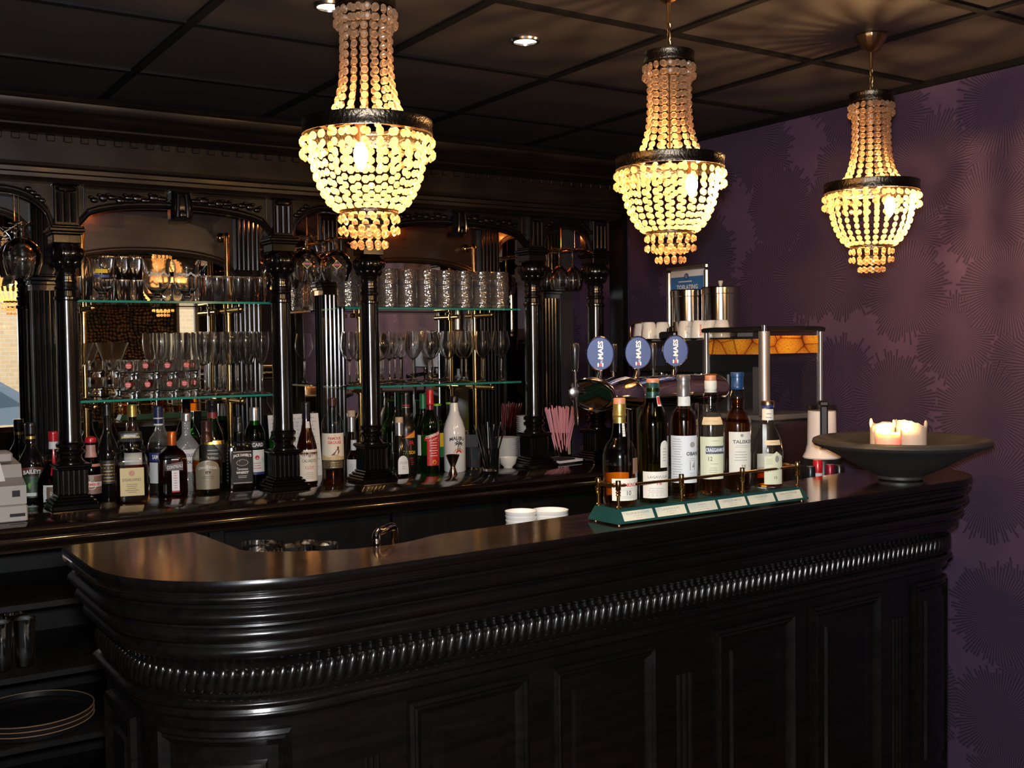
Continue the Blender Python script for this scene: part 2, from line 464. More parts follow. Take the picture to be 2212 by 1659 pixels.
def croc_mat():
    m, nt, b, out = new_mat('croc_pattern_wallpaper')
    N = nt.nodes.new; L = nt.links.new
    tc = N('ShaderNodeTexCoord'); nz = N('ShaderNodeTexNoise'); nz.inputs['Scale'].default_value = 2.2
    mp = N('ShaderNodeMixRGB'); mp.inputs['Fac'].default_value = 0.16
    L(tc.outputs['Object'], nz.inputs['Vector']); L(tc.outputs['Object'], mp.inputs[1]); L(nz.outputs['Color'], mp.inputs[2])
    vo = N('ShaderNodeTexVoronoi'); vo.inputs['Scale'].default_value = 36; vo.inputs['Randomness'].default_value = 0.35
    L(mp.outputs[0], vo.inputs['Vector'])
    cr = N('ShaderNodeValToRGB'); cr.color_ramp.elements[0].position = 0.22; cr.color_ramp.elements[0].color = (0.60, 0.32, 0.15, 1)
    cr.color_ramp.elements[1].position = 0.5; cr.color_ramp.elements[1].color = (0.012, 0.008, 0.006, 1)
    L(vo.outputs['Distance'], cr.inputs['Fac']); L(cr.outputs['Color'], b.inputs['Base Color'])
    bp = N('ShaderNodeBump'); bp.inputs['Strength'].default_value = 0.8; bp.inputs['Distance'].default_value = 0.01; bp.invert = True
    L(vo.outputs['Distance'], bp.inputs['Height']); L(bp.outputs['Normal'], b.inputs['Normal'])
    b.inputs['Roughness'].default_value = 0.35
    return m
def brick_mat():
    m, nt, b, out = new_mat('sandy_brick')
    N = nt.nodes.new; L = nt.links.new
    tc = N('ShaderNodeTexCoord'); mp = N('ShaderNodeMapping'); mp.inputs['Rotation'].default_value = (PI/2, 0, 0)
    br = N('ShaderNodeTexBrick'); br.inputs['Scale'].default_value = 4.2
    br.inputs['Color1'].default_value = (0.72, 0.46, 0.22, 1); br.inputs['Color2'].default_value = (0.62, 0.40, 0.20, 1); br.inputs['Mortar'].default_value = (0.66, 0.52, 0.36, 1)
    L(tc.outputs['Object'], mp.inputs['Vector']); L(mp.outputs[0], br.inputs['Vector']); L(br.outputs['Color'], b.inputs['Base Color'])
    b.inputs['Roughness'].default_value = 0.9
    return m
def chips_mat():
    """printed photograph of potato crisps"""
    m, nt, b, out = new_mat('crisps_photo_print')
    N = nt.nodes.new; L = nt.links.new
    tc = N('ShaderNodeTexCoord'); mp = N('ShaderNodeMapping'); mp.inputs['Rotation'].default_value = (0.5, 0.6, 0.4); mp.inputs['Scale'].default_value = (1, 1, 1.5)
    L(tc.outputs['Object'], mp.inputs['Vector'])
    v1 = N('ShaderNodeTexVoronoi'); v1.inputs['Scale'].default_value = 10; v1.inputs['Randomness'].default_value = 1.0
    L(mp.outputs[0], v1.inputs['Vector'])
    cr = N('ShaderNodeValToRGB')
    e = cr.color_ramp.elements
    e[0].position = 0.0; e[0].color = (0.85, 0.42, 0.035, 1)
    e[1].position = 0.85; e[1].color = (0.05, 0.015, 0.004, 1)
    q = e.new(0.45); q.color = (0.75, 0.31, 0.025, 1); q = e.new(0.70); q.color = (0.52, 0.16, 0.014, 1)
    L(v1.outputs['Distance'], cr.inputs['Fac'])
    v2 = N('ShaderNodeTexVoronoi'); v2.feature = 'DISTANCE_TO_EDGE'; v2.inputs['Scale'].default_value = 10; v2.inputs['Randomness'].default_value = 1.0
    L(mp.outputs[0], v2.inputs['Vector'])
    c2 = N('ShaderNodeValToRGB'); c2.color_ramp.elements[0].position = 0.0; c2.color_ramp.elements[0].color = (0.36, 0.12, 0.02, 1)
    c2.color_ramp.elements[1].position = 0.04; c2.color_ramp.elements[1].color = (1, 1, 1, 1)
    L(v2.outputs['Distance'], c2.inputs['Fac'])
    sc_ = N('ShaderNodeSeparateColor'); L(v1.outputs['Color'], sc_.inputs[0])
    m3 = N('ShaderNodeMapRange'); m3.inputs['To Min'].default_value = 0.55; m3.inputs['To Max'].default_value = 1.1; L(sc_.outputs[0], m3.inputs['Value'])
    mm = N('ShaderNodeMix'); mm.data_type = 'RGBA'; mm.blend_type = 'MULTIPLY'; mm.inputs[0].default_value = 1.0
    L(c2.outputs['Color'], mm.inputs[6]); L(m3.outputs['Result'], mm.inputs[7])
    m4 = N('ShaderNodeMix'); m4.data_type = 'RGBA'; m4.blend_type = 'MULTIPLY'; m4.inputs[0].default_value = 1.0
    L(cr.outputs['Color'], m4.inputs[6]); L(mm.outputs[2], m4.inputs[7])
    nz = N('ShaderNodeTexNoise'); nz.inputs['Scale'].default_value = 170; L(tc.outputs['Object'], nz.inputs['Vector'])
    mr = N('ShaderNodeMapRange'); mr.inputs['From Min'].default_value = 0.35; mr.inputs['From Max'].default_value = 0.5; mr.inputs['To Min'].default_value = 0.6; mr.inputs['To Max'].default_value = 1.0
    L(nz.outputs['Fac'], mr.inputs['Value'])
    mu = N('ShaderNodeMix'); mu.data_type = 'RGBA'; mu.blend_type = 'MULTIPLY'; mu.inputs[0].default_value = 1.0
    L(m4.outputs[2], mu.inputs[6]); L(mr.outputs['Result'], mu.inputs[7]); L(mu.outputs[2], b.inputs['Base Color'])
    b.inputs['Roughness'].default_value = 0.2
    return m
CHIPS = chips_mat()
STONE = pmat('dark_grey_stoneware', (0.036, 0.034, 0.031), 0.5, bump=0.6, bscale=34)
WAX = pmat('cream_wax', (0.83, 0.62, 0.45), 0.4, sss=0.5)

# ------------------------------------------------------------------ the room
WX = 3.28          # purple wall
ZC = 2.4335        # ceiling
YB = 4.42          # wall behind the back bar
YF = -1.7          # wall behind the photographer
XL = -2.6
FLOOR = wood_mat('brown_floor_boards', (0.05, 0.025, 0.012), (0.13, 0.065, 0.03), 0.35, (3, 30, 30), 0.1, 0.2)
struct(MB().box(XL, WX, YF, YB, -0.05, 0.0).build('floor', FLOOR, smooth=False))
struct(MB().box(WX, WX+0.1, YF-0.1, YB+0.1, -0.05, ZC+0.1).build('wall_right', WALLPAPER, smooth=False))
DARKWALL = pmat('dark_wall_paint', (0.03, 0.025, 0.027), 0.6)
struct(MB().box(XL, WX, YB, YB+0.1, -0.05, ZC+0.1).build('wall_back', DARKWALL, smooth=False))
struct(MB().box(XL-0.1, XL, YF-0.1, YB+0.1, -0.05, ZC+0.1).build('wall_left', pmat('plum_wall_paint', (0.10, 0.05, 0.09), 0.6), smooth=False))
# wall behind the camera: a window each side of a panel of croc-pattern paper
wb = MB()
wins = [(0.95, 1.78, 0.82, 2.12), (2.98, 3.20, 0.55, 2.12), (-1.7, -0.4, 0.82, 2.12)]
xs = sorted([XL, WX] + [w[0] for w in wins] + [w[1] for w in wins])
for a, c in zip(xs[:-1], xs[1:]):
    w = [q for q in wins if abs(q[0]-a) < 1e-6]
    if w:
        wb.box(a, c, YF-0.1, YF, -0.05, w[0][2]); wb.box(a, c, YF-0.1, YF, w[0][3], ZC+0.1)
    else:
        wb.box(a, c, YF-0.1, YF, -0.05, ZC+0.1)
struct(wb.build('wall_front', DARKWALL, smooth=False))
struct(MB().box(1.86, 2.95, YF, YF+0.012, 0.0, ZC-0.01).build('wall_panel_front', croc_mat(), smooth=False))
WINFRAME = pmat('white_window_paint', (0.75, 0.75, 0.74), 0.4)
PANE = glass_mat('window_pane', rough=0.02, refl=1.0, tint=(0.97, 0.98, 0.98), edge=(0.8, 0.85, 0.85))
for k, (a, c, z0, z1) in enumerate(wins):
    w = MB()
    for x0, x1, q0, q1 in ((a, a+0.035, z0, z1), (c-0.035, c, z0, z1), (a+0.035, c-0.035, z0, z0+0.045), (a+0.035, c-0.035, z1-0.045, z1)):
        w.box(x0, x1, YF-0.075, YF-0.025, q0, q1)
    if c-a > 0.5: w.box((a+c)/2-0.015, (a+c)/2+0.015, YF-0.075, YF-0.025, z0+0.045, z1-0.045)
    o = struct(w.build('window_%d' % (k+1), WINFRAME, smooth=False))
    p = struct(MB().box(a+0.035, c-0.035, YF-0.053, YF-0.047, z0+0.045, z1-0.045).build('window_pane', PANE, o, smooth=False))
    s = struct(MB().box(a-0.03, c+0.03 if c < 3.1 else c, YF-0.02, YF+0.14, z0-0.035, z0).build('window_sill', pmat('brown_sill', (0.20, 0.11, 0.05), 0.4), o, smooth=False))
# outside: pavement and the brick house over the street
struct(MB().box(-12, 14, -14, YF-0.2, -0.2, -0.06).build('street', pmat('grey_paving', (0.35, 0.34, 0.33), 0.9), smooth=False))
t = MB().box(-12, 14, -8.2, -8.0, -0.06, 6.0).build('brick_house_front', brick_mat(), smooth=False)
tag(t, 'sandy brick house front across the street seen in the mirror', 'building')
def parked_car(loc):
    t = thing('parked_car', 'grey parked car outside, seen in the mirror behind the receipt printer', 'car', loc)
    prof = [(-2.0, 0.25), (-2.05, 0.7), (-1.9, 0.82), (-0.95, 0.92), (-0.35, 1.36), (0.9, 1.40), (1.55, 0.98), (2.0, 0.92), (2.1, 0.6), (2.05, 0.25)]
    MB().prism_y(prof, -0.8, 0.8).build('body', pmat('grey_car_paint', (0.30, 0.34, 0.37), 0.25, 0.3, 0.6), t, sharp=0.5)
    gl = MB().prism_y([(-0.80, 0.93), (-0.33, 1.30), (0.25, 1.33), (0.25, 0.94)], 0.8, 0.805).prism_y([(0.33, 0.94), (0.33, 1.33), (0.85, 1.34), (1.35, 0.98)], 0.8, 0.805)
    gl.build('side_window', pmat('car_glass', (0.10, 0.13, 0.15), 0.05), t, smooth=False)
    for x in (-1.3, 1.35):
        MB().lathe([(0, -0.1), (0.2, -0.1), (0.31, -0.08), (0.31, 0.08), (0.2, 0.1), (0, 0.1)], 20).move(TR(x, 0.72, 0.31) @ RX(PI/2)).build('wheel', BLACKPL, t)
parked_car((0.75, -5.6, -0.06))

CEILP = pmat('black_ceiling_tile', (0.034, 0.027, 0.025), 0.45)
ceil = struct(MB().box(XL, WX, YF, YB, ZC, ZC+0.08).build('ceiling', CEILP, smooth=False))
gr = MB()
x = 0.3111
xlines = [0.3111+0.6*i for i in range(-4, 5)]
ylines = [2.364+0.6*j for j in range(-6, 4)]
for x in xlines:
    if XL < x < WX: gr.box(x-0.013, x+0.013, YF, YB, ZC-0.008, ZC+0.002)
for y in ylines:
    if YF < y < YB: gr.box(XL, WX, y-0.013, y+0.013, ZC-0.0075, ZC+0.002)
gr.box(WX-0.022, WX, YF, YB, ZC-0.02, ZC)
struct(gr.build('ceiling_grid', pmat('black_tee_bar', (0.003, 0.0025, 0.0025), 0.6, spec=0.2), smooth=False))
struct(MB().box(WX-0.03, WX-0.0005, 3.985, 4.085, 0, ZC-0.02).build('trim_1', BLACKPOST, smooth=False))

# recessed ceiling spotlights
def downlight(loc, label, energy=26):
    t = thing('recessed_ceiling_spotlight', label, 'ceiling light', loc, group='ceiling spotlights')
    MB().lathe([(0.045, 0.0), (0.042, -0.006), (0.034, -0.007), (0.032, 0.0)], 24).build('trim_ring', STEEL, t)
    MB().lathe([(0.0, -0.0015), (0.032, -0.0015)], 24).build('lens', pmat('lit_lens', (1, .9, .8), 0.3, emit=(1.0, 0.86, 0.66), estr=14.0), t)
    lamp('spotlight_beam', 'SPOT', (loc[0], loc[1], loc[2]-0.02), energy, (1.0, 0.80, 0.56), 0.03, (0, 0, -1), math.radians(75), 0.8)
downlight((1.795, 2.64, ZC-0.001), 'small round lit spotlight in the black ceiling, between the left and middle chandeliers')
downlight((1.176, 2.635, ZC-0.001), 'small round lit spotlight half hidden behind the top of the largest chandelier')

# ------------------------------------------------------------------ the bar counter
def front_path():
    P = [(0.455, 2.47), (0.455, 2.38), (0.455, 2.29), (0.455, 2.20)]
    for k in range(1, 15):
        a = PI + (PI/2)*k/14
        P.append((0.80+0.345*math.cos(a), 2.20+0.338*math.sin(a)))
    for k in range(1, 31):
        q = k/30
        P.append((0.80+2.06*q, 1.862+0.088*q))
    for k in range(1, 13):
        a = -PI/2 + (PI/2)*k/12
        P.append((2.86+0.25*math.cos(a), 2.20+0.25*math.sin(a)))
    P += [(3.11, 2.30), (3.11, 2.42)]
    return [Vector(p) for p in P]
FP = front_path()
def normals(P):
    out = []
    for i in range(len(P)):
        a = P[max(i-1, 0)]; b = P[min(i+1, len(P)-1)]
        d = (b-a).normalized()
        out.append(Vector((-d.y, d.x)))       # towards the bar's inside
    return out
FN = normals(FP)
FS = [0.0]
for a, b in zip(FP[:-1], FP[1:]): FS.append(FS[-1] + (b-a).length)
def off(i, d): p = FP[i] + FN[i]*d; return (p.x, p.y)
def at_s(s, d):
    s = max(0, min(FS[-1], s))
    for i in range(len(FS)-1):
        if s <= FS[i+1]:
            q = (s-FS[i])/(FS[i+1]-FS[i]); p = FP[i].lerp(FP[i+1], q); n = FN[i].lerp(FN[i+1], q).normalized()
            p = p + n*d
            return (p.x, p.y)
def sweep(prof, i0=0, i1=None):
    i1 = len(FP) if i1 is None else i1
    return MB().surf(lambda u, v: (0, 0, 0), 0, 0) if False else _sweep(prof, i0, i1)
def _sweep(prof, i0, i1):
    m = MB(); n = len(prof); v = []; f = []
    for i in range(i0, i1):
        for d, z in prof:
            x, y = off(i, d); v.append((x, y, z))
    for k in range(i1-i0-1):
        for j in range(n-1):
            f.append((k*n+j, (k+1)*n+j, (k+1)*n+j+1, k*n+j+1))
    return m.add(v, f)
def arcp(d0, z0, d1, z1, bulge, n=7):
    """profile arc between two points, bulging outwards (towards smaller inset)"""
    out = []
    for k in range(n+1):
        q = k/n
        out.append((d0+(d1-d0)*q - bulge*math.sin(PI*q), z0+(z1-z0)*q))
    return out
BACK = [(3.03, 2.42), (3.01, 2.36), (2.95, 2.315), (2.88, 2.300), (2.75, 2.288), (2.614, 2.276), (2.2, 2.22), (1.9, 2.176), (1.624, 2.136), (1.401, 2.114), (1.21, 2.102), (1.167, 2.096), (1.12, 2.074), (1.072, 2.056), (1.03, 2.050),
        (0.954, 2.053), (0.88, 2.078), (0.825, 2.113), (0.785, 2.137), (0.765, 2.152), (0.752, 2.19), (0.751, 2.24), (0.744, 2.40), (0.737, 2.47)]
ZT = 1.12
bar = thing('bar_counter', 'long black panelled bar counter with rounded corners and a glossy dark brown top', 'bar counter', (0, 0, 0))
topo = [(p.x, p.y) for p in FP] + BACK
tm = MB().add([(x, y, ZT) for x, y in topo] + [(x, y, ZT-0.03) for x, y in topo],
              [tuple(range(len(topo)))] + [tuple(len(topo)*2-1-i for i in range(len(topo)))] +
              [(i, (i+1) % len(topo) + 0, len(topo)+(i+1) % len(topo), len(topo)+i) for i in range(len(FP)-1, len(topo))])
tm.build('bar_top', BARTOP, bar, smooth=False)
mould = [(0.0, ZT)] + arcp(0.0, ZT, 0.004, ZT-0.022, 0.004, 5) + [(0.010, ZT-0.024), (0.010, ZT-0.028)] + arcp(0.010, ZT-0.028, 0.012, ZT-0.046, 0.006, 5) \
    + [(0.022, ZT-0.049), (0.022, ZT-0.055)] + arcp(0.020, ZT-0.055, 0.020, ZT-0.085, 0.013, 8) + [(0.036, ZT-0.089), (0.034, ZT-0.094)] \
    + arcp(0.030, ZT-0.094, 0.034, ZT-0.124, 0.010, 8) + [(0.046, ZT-0.128), (0.045, ZT-0.134)] + arcp(0.042, ZT-0.134, 0.048, ZT-0.160, 0.008, 7) \
    + [(0.060, ZT-0.165), (0.066, ZT-0.174), (0.070, ZT-0.182)]
sweep(mould).build('edge_moulding', BLACKWOOD, bar, sharp=0.9)
sweep([(0.070, ZT-0.18), (0.072, ZT-0.235)]).build('frieze_band', BLACKWOOD, bar)
bead = [(0.072, ZT-0.235), (0.064, ZT-0.238)] + arcp(0.062, ZT-0.239, 0.064, ZT-0.258, 0.009, 6) + [(0.074, ZT-0.262), (0.072, ZT-0.268)] + arcp(0.072, ZT-0.268, 0.078, ZT-0.282, 0.005, 5) + [(0.085, ZT-0.286)]
sweep(bead).build('bead_moulding', BLACKWOOD, bar, sharp=0.9)
# rope (gadroon) band: slanted carved lobes
rope = MB()
nl = int(FS[-1]/0.0232)
lobe = MB().lathe([(0, -0.0245), (0.0065, -0.0232), (0.0100, -0.0185), (0.0112, -0.008), (0.0112, 0.008), (0.0100, 0.0185), (0.0065, 0.0232), (0, 0.0245)], 10); lobe.v = [(x, y*0.85, z) for x, y, z in lobe.v]
for k in range(nl):
    s = (k+0.5)*FS[-1]/nl
    x, y = at_s(s, 0.068); x2, y2 = at_s(min(s+0.004, FS[-1]), 0.068)
    a = math.atan2(y2-y, x2-x)
    rope.join(lobe, TR(x, y, ZT-0.205) @ RZ(a) @ RY(math.radians(14)))
rope.build('rope_moulding', BLACKWOOD, bar)
sweep([(0.085, ZT-0.286), (0.085, 0.15), (0.070, 0.14), (0.062, 0.10), (0.05, 0.09), (0.05, 0.0)]).build('front_panelling', BLACKWOOD, bar, sharp=0.9)
body_poly = [off(i, 0.09) for i in range(len(FP))] + [(x, y-0.002) for x, y in BACK]
MB().prism(body_poly, 0.0, ZT-0.031).build('carcass', BASEWOOD, bar, smooth=False)

def s_of(xw):
    """arc length of the straight front at world x"""
    i0 = 17
    return FS[i0] + (xw-FP[i0].x)/(FP[-1-14].x-FP[i0].x)*(FS[-1-14]-FS[i0])
def bar_panel(s0, s1, z0, z1, nx=10):
    """raised-and-fielded panel that follows the front: nested loops (inset, projection)"""
    loops = [(0.0, 0.0), (0.002, 0.012), (0.010, 0.016), (0.016, 0.010), (0.020, 0.013), (0.026, 0.007), (0.034, 0.002), (0.060, 0.003), (0.066, 0.010), (0.082, 0.013)]
    rings = []
    for ins, pr in loops:
        a, b, c, d = s0+ins, s1-ins, z0+ins, z1-ins
        pts = []
        for k in range(nx): pts.append((a+(b-a)*k/nx, c))
        pts.append((b, c)); pts.append((b, d))
        for k in range(1, nx): pts.append((b+(a-b)*k/nx, d))
        pts.append((a, d))
        rings.append([(*at_s(s, 0.085-pr), z) for s, z in pts])
    m = MB().loft(rings, False, False)
    ins, pr = loops[-1]
    a, b, c, d = s0+ins, s1-ins, z0+ins, z1-ins
    m.surf(lambda u, v: (*at_s(a+(b-a)*u, 0.085-pr), c+(d-c)*v), nx, 1)
    return m
def fluted_strip(s0, s1, z0, z1, n=3):
    m = MB()
    w = (s1-s0)/n
    for k in range(n):
        m.surf(lambda u, v: (*at_s(s0+w*(k+u), 0.085-0.006*math.sin(PI*u)), z0+(z1-z0)*v), 6, 1)
    return m
ARC0, ARC1 = FS[3], FS[17]
pz0, pz1 = 0.20, 0.80
bar_panel(0.03, 0.25, pz0, pz1).build('raised_panel', BLACKWOOD, bar, sharp=0.5)
bar_panel(ARC0+0.13, ARC1-0.05, pz0, pz1+0.018, 16).build('raised_panel', BLACKWOOD, bar, sharp=0.5)
for xa, xb in ((1.017, 1.325), (1.39, 1.71), (1.91, 2.222), (2.289, 2.60)):
    bar_panel(s_of(xa), s_of(xb), pz0, pz1+0.012).build('raised_panel', BLACKWOOD, bar, sharp=0.5)
bar_panel(s_of(2.76), s_of(2.86)+0.16, pz0, pz1+0.012, 12).build('raised_panel', BLACKWOOD, bar, sharp=0.5)
for xa, xb in ((0.915, 0.955), (1.785, 1.845), (2.665, 2.712)):
    fluted_strip(s_of(xa), s_of(xb), 0.20, 0.72).build('fluted_strip', BLACKWOOD, bar, sharp=0.5)

# service counter behind the bar
svc = thing('service_counter', 'low dark service counter running behind the bar', 'counter', (0, 0, 0))
MB().bbox(1.22, WX-0.02, 2.44, 3.0, 0.87, 0.90).build('worktop', pmat('dark_steel_worktop', (0.03, 0.03, 0.032), 0.3, 0.7), svc)
MB().box(1.24, WX-0.03, 2.46, 2.96, 0.0, 0.87).build('cupboard', BASEWOOD, svc, smooth=False)
cof = thing('side_counter', 'dark counter along the purple wall under the coffee machine', 'counter', (0, 0, 0))
MB().bbox(2.90, WX-0.03, 3.03, 3.57, 0.92, 0.95).build('worktop', BLACKWOOD, cof)
MB().box(2.93, WX-0.04, 3.05, 3.56, 0.0, 0.92).build('cupboard', BASEWOOD, cof, smooth=False)

# ------------------------------------------------------------------ the back bar
ZB = 1.0
CX = [0.359, 0.759, 1.529, 1.902, 2.694, 3.044]      # column axes
CY = 3.93
MY = 4.32                                           # mirror plane
BX0, BX1 = -0.6, 3.13
base = thing('back_bar_cupboard', 'dark base cupboard under the back bar with open shelves at its left end', 'cupboard', (0, 0, 0))
cp = [(3.56, ZB-0.075), (3.575, ZB-0.072), (3.585, ZB-0.06), (3.578, ZB-0.052), (3.592, ZB-0.046), (3.600, ZB-0.034), (3.592, ZB-0.024), (3.580, ZB-0.022), (3.580, ZB-0.016), (3.590, ZB-0.010), (3.586, ZB-0.002), (3.60, ZB)]
ctop = thing('back_bar_worktop', 'glossy black moulded worktop of the back bar carrying the bottles', 'worktop', (0, 0, 0))
cpp = [(3.600, ZB), (3.592, ZB-0.004), (3.588, ZB-0.014), (3.594, ZB-0.018), (3.602, ZB-0.03), (3.612, ZB-0.036), (3.612, ZB-0.044), (3.606, ZB-0.052), (3.616, ZB-0.064), (3.634, ZB-0.072), (3.64, ZB-0.085)]
MB().loft([[(x, y, z) for y, z in cpp] + [(x, MY+0.03, ZB-0.085), (x, MY+0.03, ZB)] for x in (BX0, BX1)]).build('worktop', wood_mat('glossy_black_worktop', (0.005, 0.0035, 0.003), (0.016, 0.009, 0.006), 0.10, (2.5, 40, 40), 0.10, 0.6, rvar=0.03), ctop, sharp=0.9)
ZU = ZB-0.086
# right part: closed doors between stiles; left part: open shelving
b = MB().box(0.90, BX1, 3.70, 4.30, 0.0, ZU)
b.build('carcass', BASEWOOD, base, smooth=False)
for xa in (0.90, 1.155, 1.86, 2.40, 2.86):
    MB().box(xa, xa+0.05, 3.675, 3.699, 0.0, ZU).build('stile', BASEWOOD, base, smooth=False)
for xa, xb in ((0.95, 1.155), (1.205, 1.86), (1.91, 2.40), (2.45, 2.86)):
    MB().bbox(xa+0.004, xb-0.004, 3.683, 3.699, 0.1, ZU-0.012, 0.003).build('door', BASEWOOD, base)
MB().box(BX0, 0.90, 4.20, 4.30, 0, ZU).build('back_panel', BASEWOOD, base, smooth=False)
MB().box(BX0, BX0+0.03, 3.66, 4.20, 0, ZU).build('side_panel', BASEWOOD, base, smooth=False)
for z in (0.05, 0.305, 0.527, 0.752):
    MB().bbox(BX0+0.03, 0.899, 3.64, 4.199, z-0.022, z, 0.002).build('shelf', BASEWOOD, base)

back = thing('back_bar', 'tall carved black back bar with turned columns, arches and mirrors', 'back bar', (0, 0, 0))
def column(cx):
    c = MB()
    prof = [(0.046, 0.155), (0.046, 0.160), (0.040, 0.166), (0.036, 0.172), (0.037, 0.183), (0.046, 0.190), (0.047, 0.198), (0.040, 0.203), (0.038, 0.208), (0.046, 0.213), (0.047, 0.222), (0.040, 0.228), (0.0385, 0.238), (0.0385, 0.255),
            (0.0375, 0.26), (0.037, 0.45), (0.036, 0.70), (0.0365, 0.712), (0.041, 0.716), (0.041, 0.724), (0.034, 0.728), (0.033, 0.745), (0.039, 0.750), (0.040, 0.757), (0.034, 0.762), (0.033, 0.772), (0.036, 0.776), (0.036, 0.782), (0.032, 0.785),
            (0.032, 0.795), (0.036, 0.798), (0.036, 0.806), (0.033, 0.812), (0.036, 0.822)]
    col = c.lathe(prof, 28, (cx, CY, ZB)).build('column', BLACKPOST, back, sharp=0.6)
    # carved bulbous capital with leaf lobes
    k = MB().lathe([(0.034, 0.82), (0.046, 0.835), (0.058, 0.853), (0.063, 0.87), (0.060, 0.885), (0.048, 0.898), (0.044, 0.905)], 28, (cx, CY, ZB))
    for j in range(10):
        a = 2*PI*j/10
        k.ball((cx+0.052*math.cos(a), CY+0.052*math.sin(a), ZB+0.872), 0.0145, 0.0145, 0.022, 8, 6)
        k.ball((cx+0.042*math.cos(a+PI/10), CY+0.042*math.sin(a+PI/10), ZB+0.842), 0.012, 0.012, 0.018, 8, 6)
    k.build('capital', BLACKPOST, col, sharp=1.2)
    # abacus + fluted block above, up to the architrave
    e = MB()
    for hw, z0, z1 in ((0.046, 0.905, 0.935), (0.052, 0.935, 0.944), (0.058, 0.944, 0.956), (0.050, 0.956, 0.965)):
        e.bbox(cx-hw, cx+hw, CY-hw, CY+hw, ZB+z0, ZB+z1, 0.003)
    e.bbox(cx-0.040, cx+0.040, CY-0.042, CY+0.06, ZB+0.965, ZB+1.10, 0.003)
    for j in (-1, 0, 1):
        e.tube([(cx+j*0.022, CY-0.043, ZB+0.975), (cx+j*0.022, CY-0.043, ZB+1.075)], 0.0085, 8)
    e.bbox(cx-0.046, cx+0.046, CY-0.052, CY+0.06, ZB+1.10, ZB+1.138, 0.004)
    for j in (-1, 0, 1):
        e.ball((cx+j*0.028, CY-0.054, ZB+1.12), 0.012, 0.008, 0.012)
    e.ball((cx, CY-0.046, ZB+1.088), 0.034, 0.012, 0.012)
    e.build('entablature_block', BLACKPOST, col, sharp=0.5)
    # fluted pedestal on a stepped plinth
    p = MB()
    for hw, z0, z1 in ((0.078, 0.0, 0.020), (0.073, 0.020, 0.030), (0.064, 0.030, 0.040), (0.055, 0.040, 0.050), (0.047, 0.050, 0.136), (0.052, 0.136, 0.142), (0.058, 0.142, 0.155)):
        p.bbox(cx-hw, cx+hw, CY-hw, CY+hw, ZB+z0, ZB+z1, 0.004)
    for j in range(-2, 3):
        p.tube([(cx+j*0.017, CY-0.0475, ZB+0.052), (cx+j*0.017, CY-0.0475, ZB+0.134)], 0.006, 6)
        p.tube([(cx-0.0475, CY+j*0.017, ZB+0.052), (cx-0.0475, CY+j*0.017, ZB+0.134)], 0.006, 6)
    p.build('pedestal', BLACKPOST, col, sharp=0.5)
for cx in CX: column(cx)
def pilaster(cx):
    m = MB().box(cx-0.05, cx+0.05, 4.275, MY-0.001, ZB+0.001, ZB+1.10)
    for j in range(-2, 3):
        m.tube([(cx+j*0.019, 4.275, ZB+0.16), (cx+j*0.019, 4.275, ZB+0.765)], 0.0075, 8)
        m.tube([(cx+j*0.019, 4.275, ZB+0.86), (cx+j*0.019, 4.275, ZB+1.08)], 0.0075, 8)
    for j in (-1, 1):
        m.tube([(cx-0.05, 4.298+0.011*j, ZB+0.16), (cx-0.05, 4.298+0.011*j, ZB+0.765)], 0.006, 6)
    for hw, z0, z1 in ((0.056, 0.785, 0.800), (0.062, 0.800, 0.815), (0.056, 0.815, 0.825), (0.058, 0.0, 0.05), (0.055, 0.05, 0.14)):
        m.bbox(cx-hw, cx+hw, 4.275-(hw-0.046), MY-0.002, ZB+z0, ZB+z1, 0.003)
    m.build('pilaster', BLACKPOST, back, sharp=0.5)
for cx in CX: pilaster(cx)

# entablature: cornice, dentils, frieze, architrave
def run(prof, name, mat=BROWNWOOD, x0=BX0, x1=BX1, close=None):
    rings = [[(x, y, z) for y, z in prof] + ([(x, close[0], prof[-1][1]), (x, close[0], prof[0][1])] if close else []) for x in (x0, x1)]
    return MB().loft(rings).build(name, mat, back, sharp=0.7)
run([(3.66, 2.352), (3.655, 2.345), (3.66, 2.338), (3.672, 2.334), (3.676, 2.318), (3.672, 2.306), (3.69, 2.300), (3.70, 2.296), (3.712, 2.285), (3.735, 2.276), (3.745, 2.272), (3.745, 2.266), (3.77, 2.262), (3.778, 2.256), (3.80, 2.252)], 'cornice', close=(4.0, 0))
d = MB()
n = 70
for k in range(n):
    x = BX0 + 0.02 + k*(BX1-BX0-0.04)/(n-1)
    d.bbox(x-0.013, x+0.013, 3.818, 3.829, 2.232, 2.2515, 0.002)
d.box(BX0, BX1, 3.83, 3.98, 2.158, 2.253)
d.build('frieze', BROWNWOOD, back, smooth=False)
run([(3.81, 2.160), (3.815, 2.150), (3.83, 2.145), (3.832, 2.132), (3.84, 2.128), (3.842, 2.116), (3.85, 2.112), (3.855, 2.102)], 'architrave', close=(3.98, 0))
MB().box(BX0, BX1, 3.98, YB-0.002, 2.16, ZC-0.03).build('top_box', DARKWALL, back, smooth=False)
MB().box(BX0, BX1, 3.98, MY+0.02, 2.104, 2.16).build('soffit', BROWNWOOD, back, smooth=False)
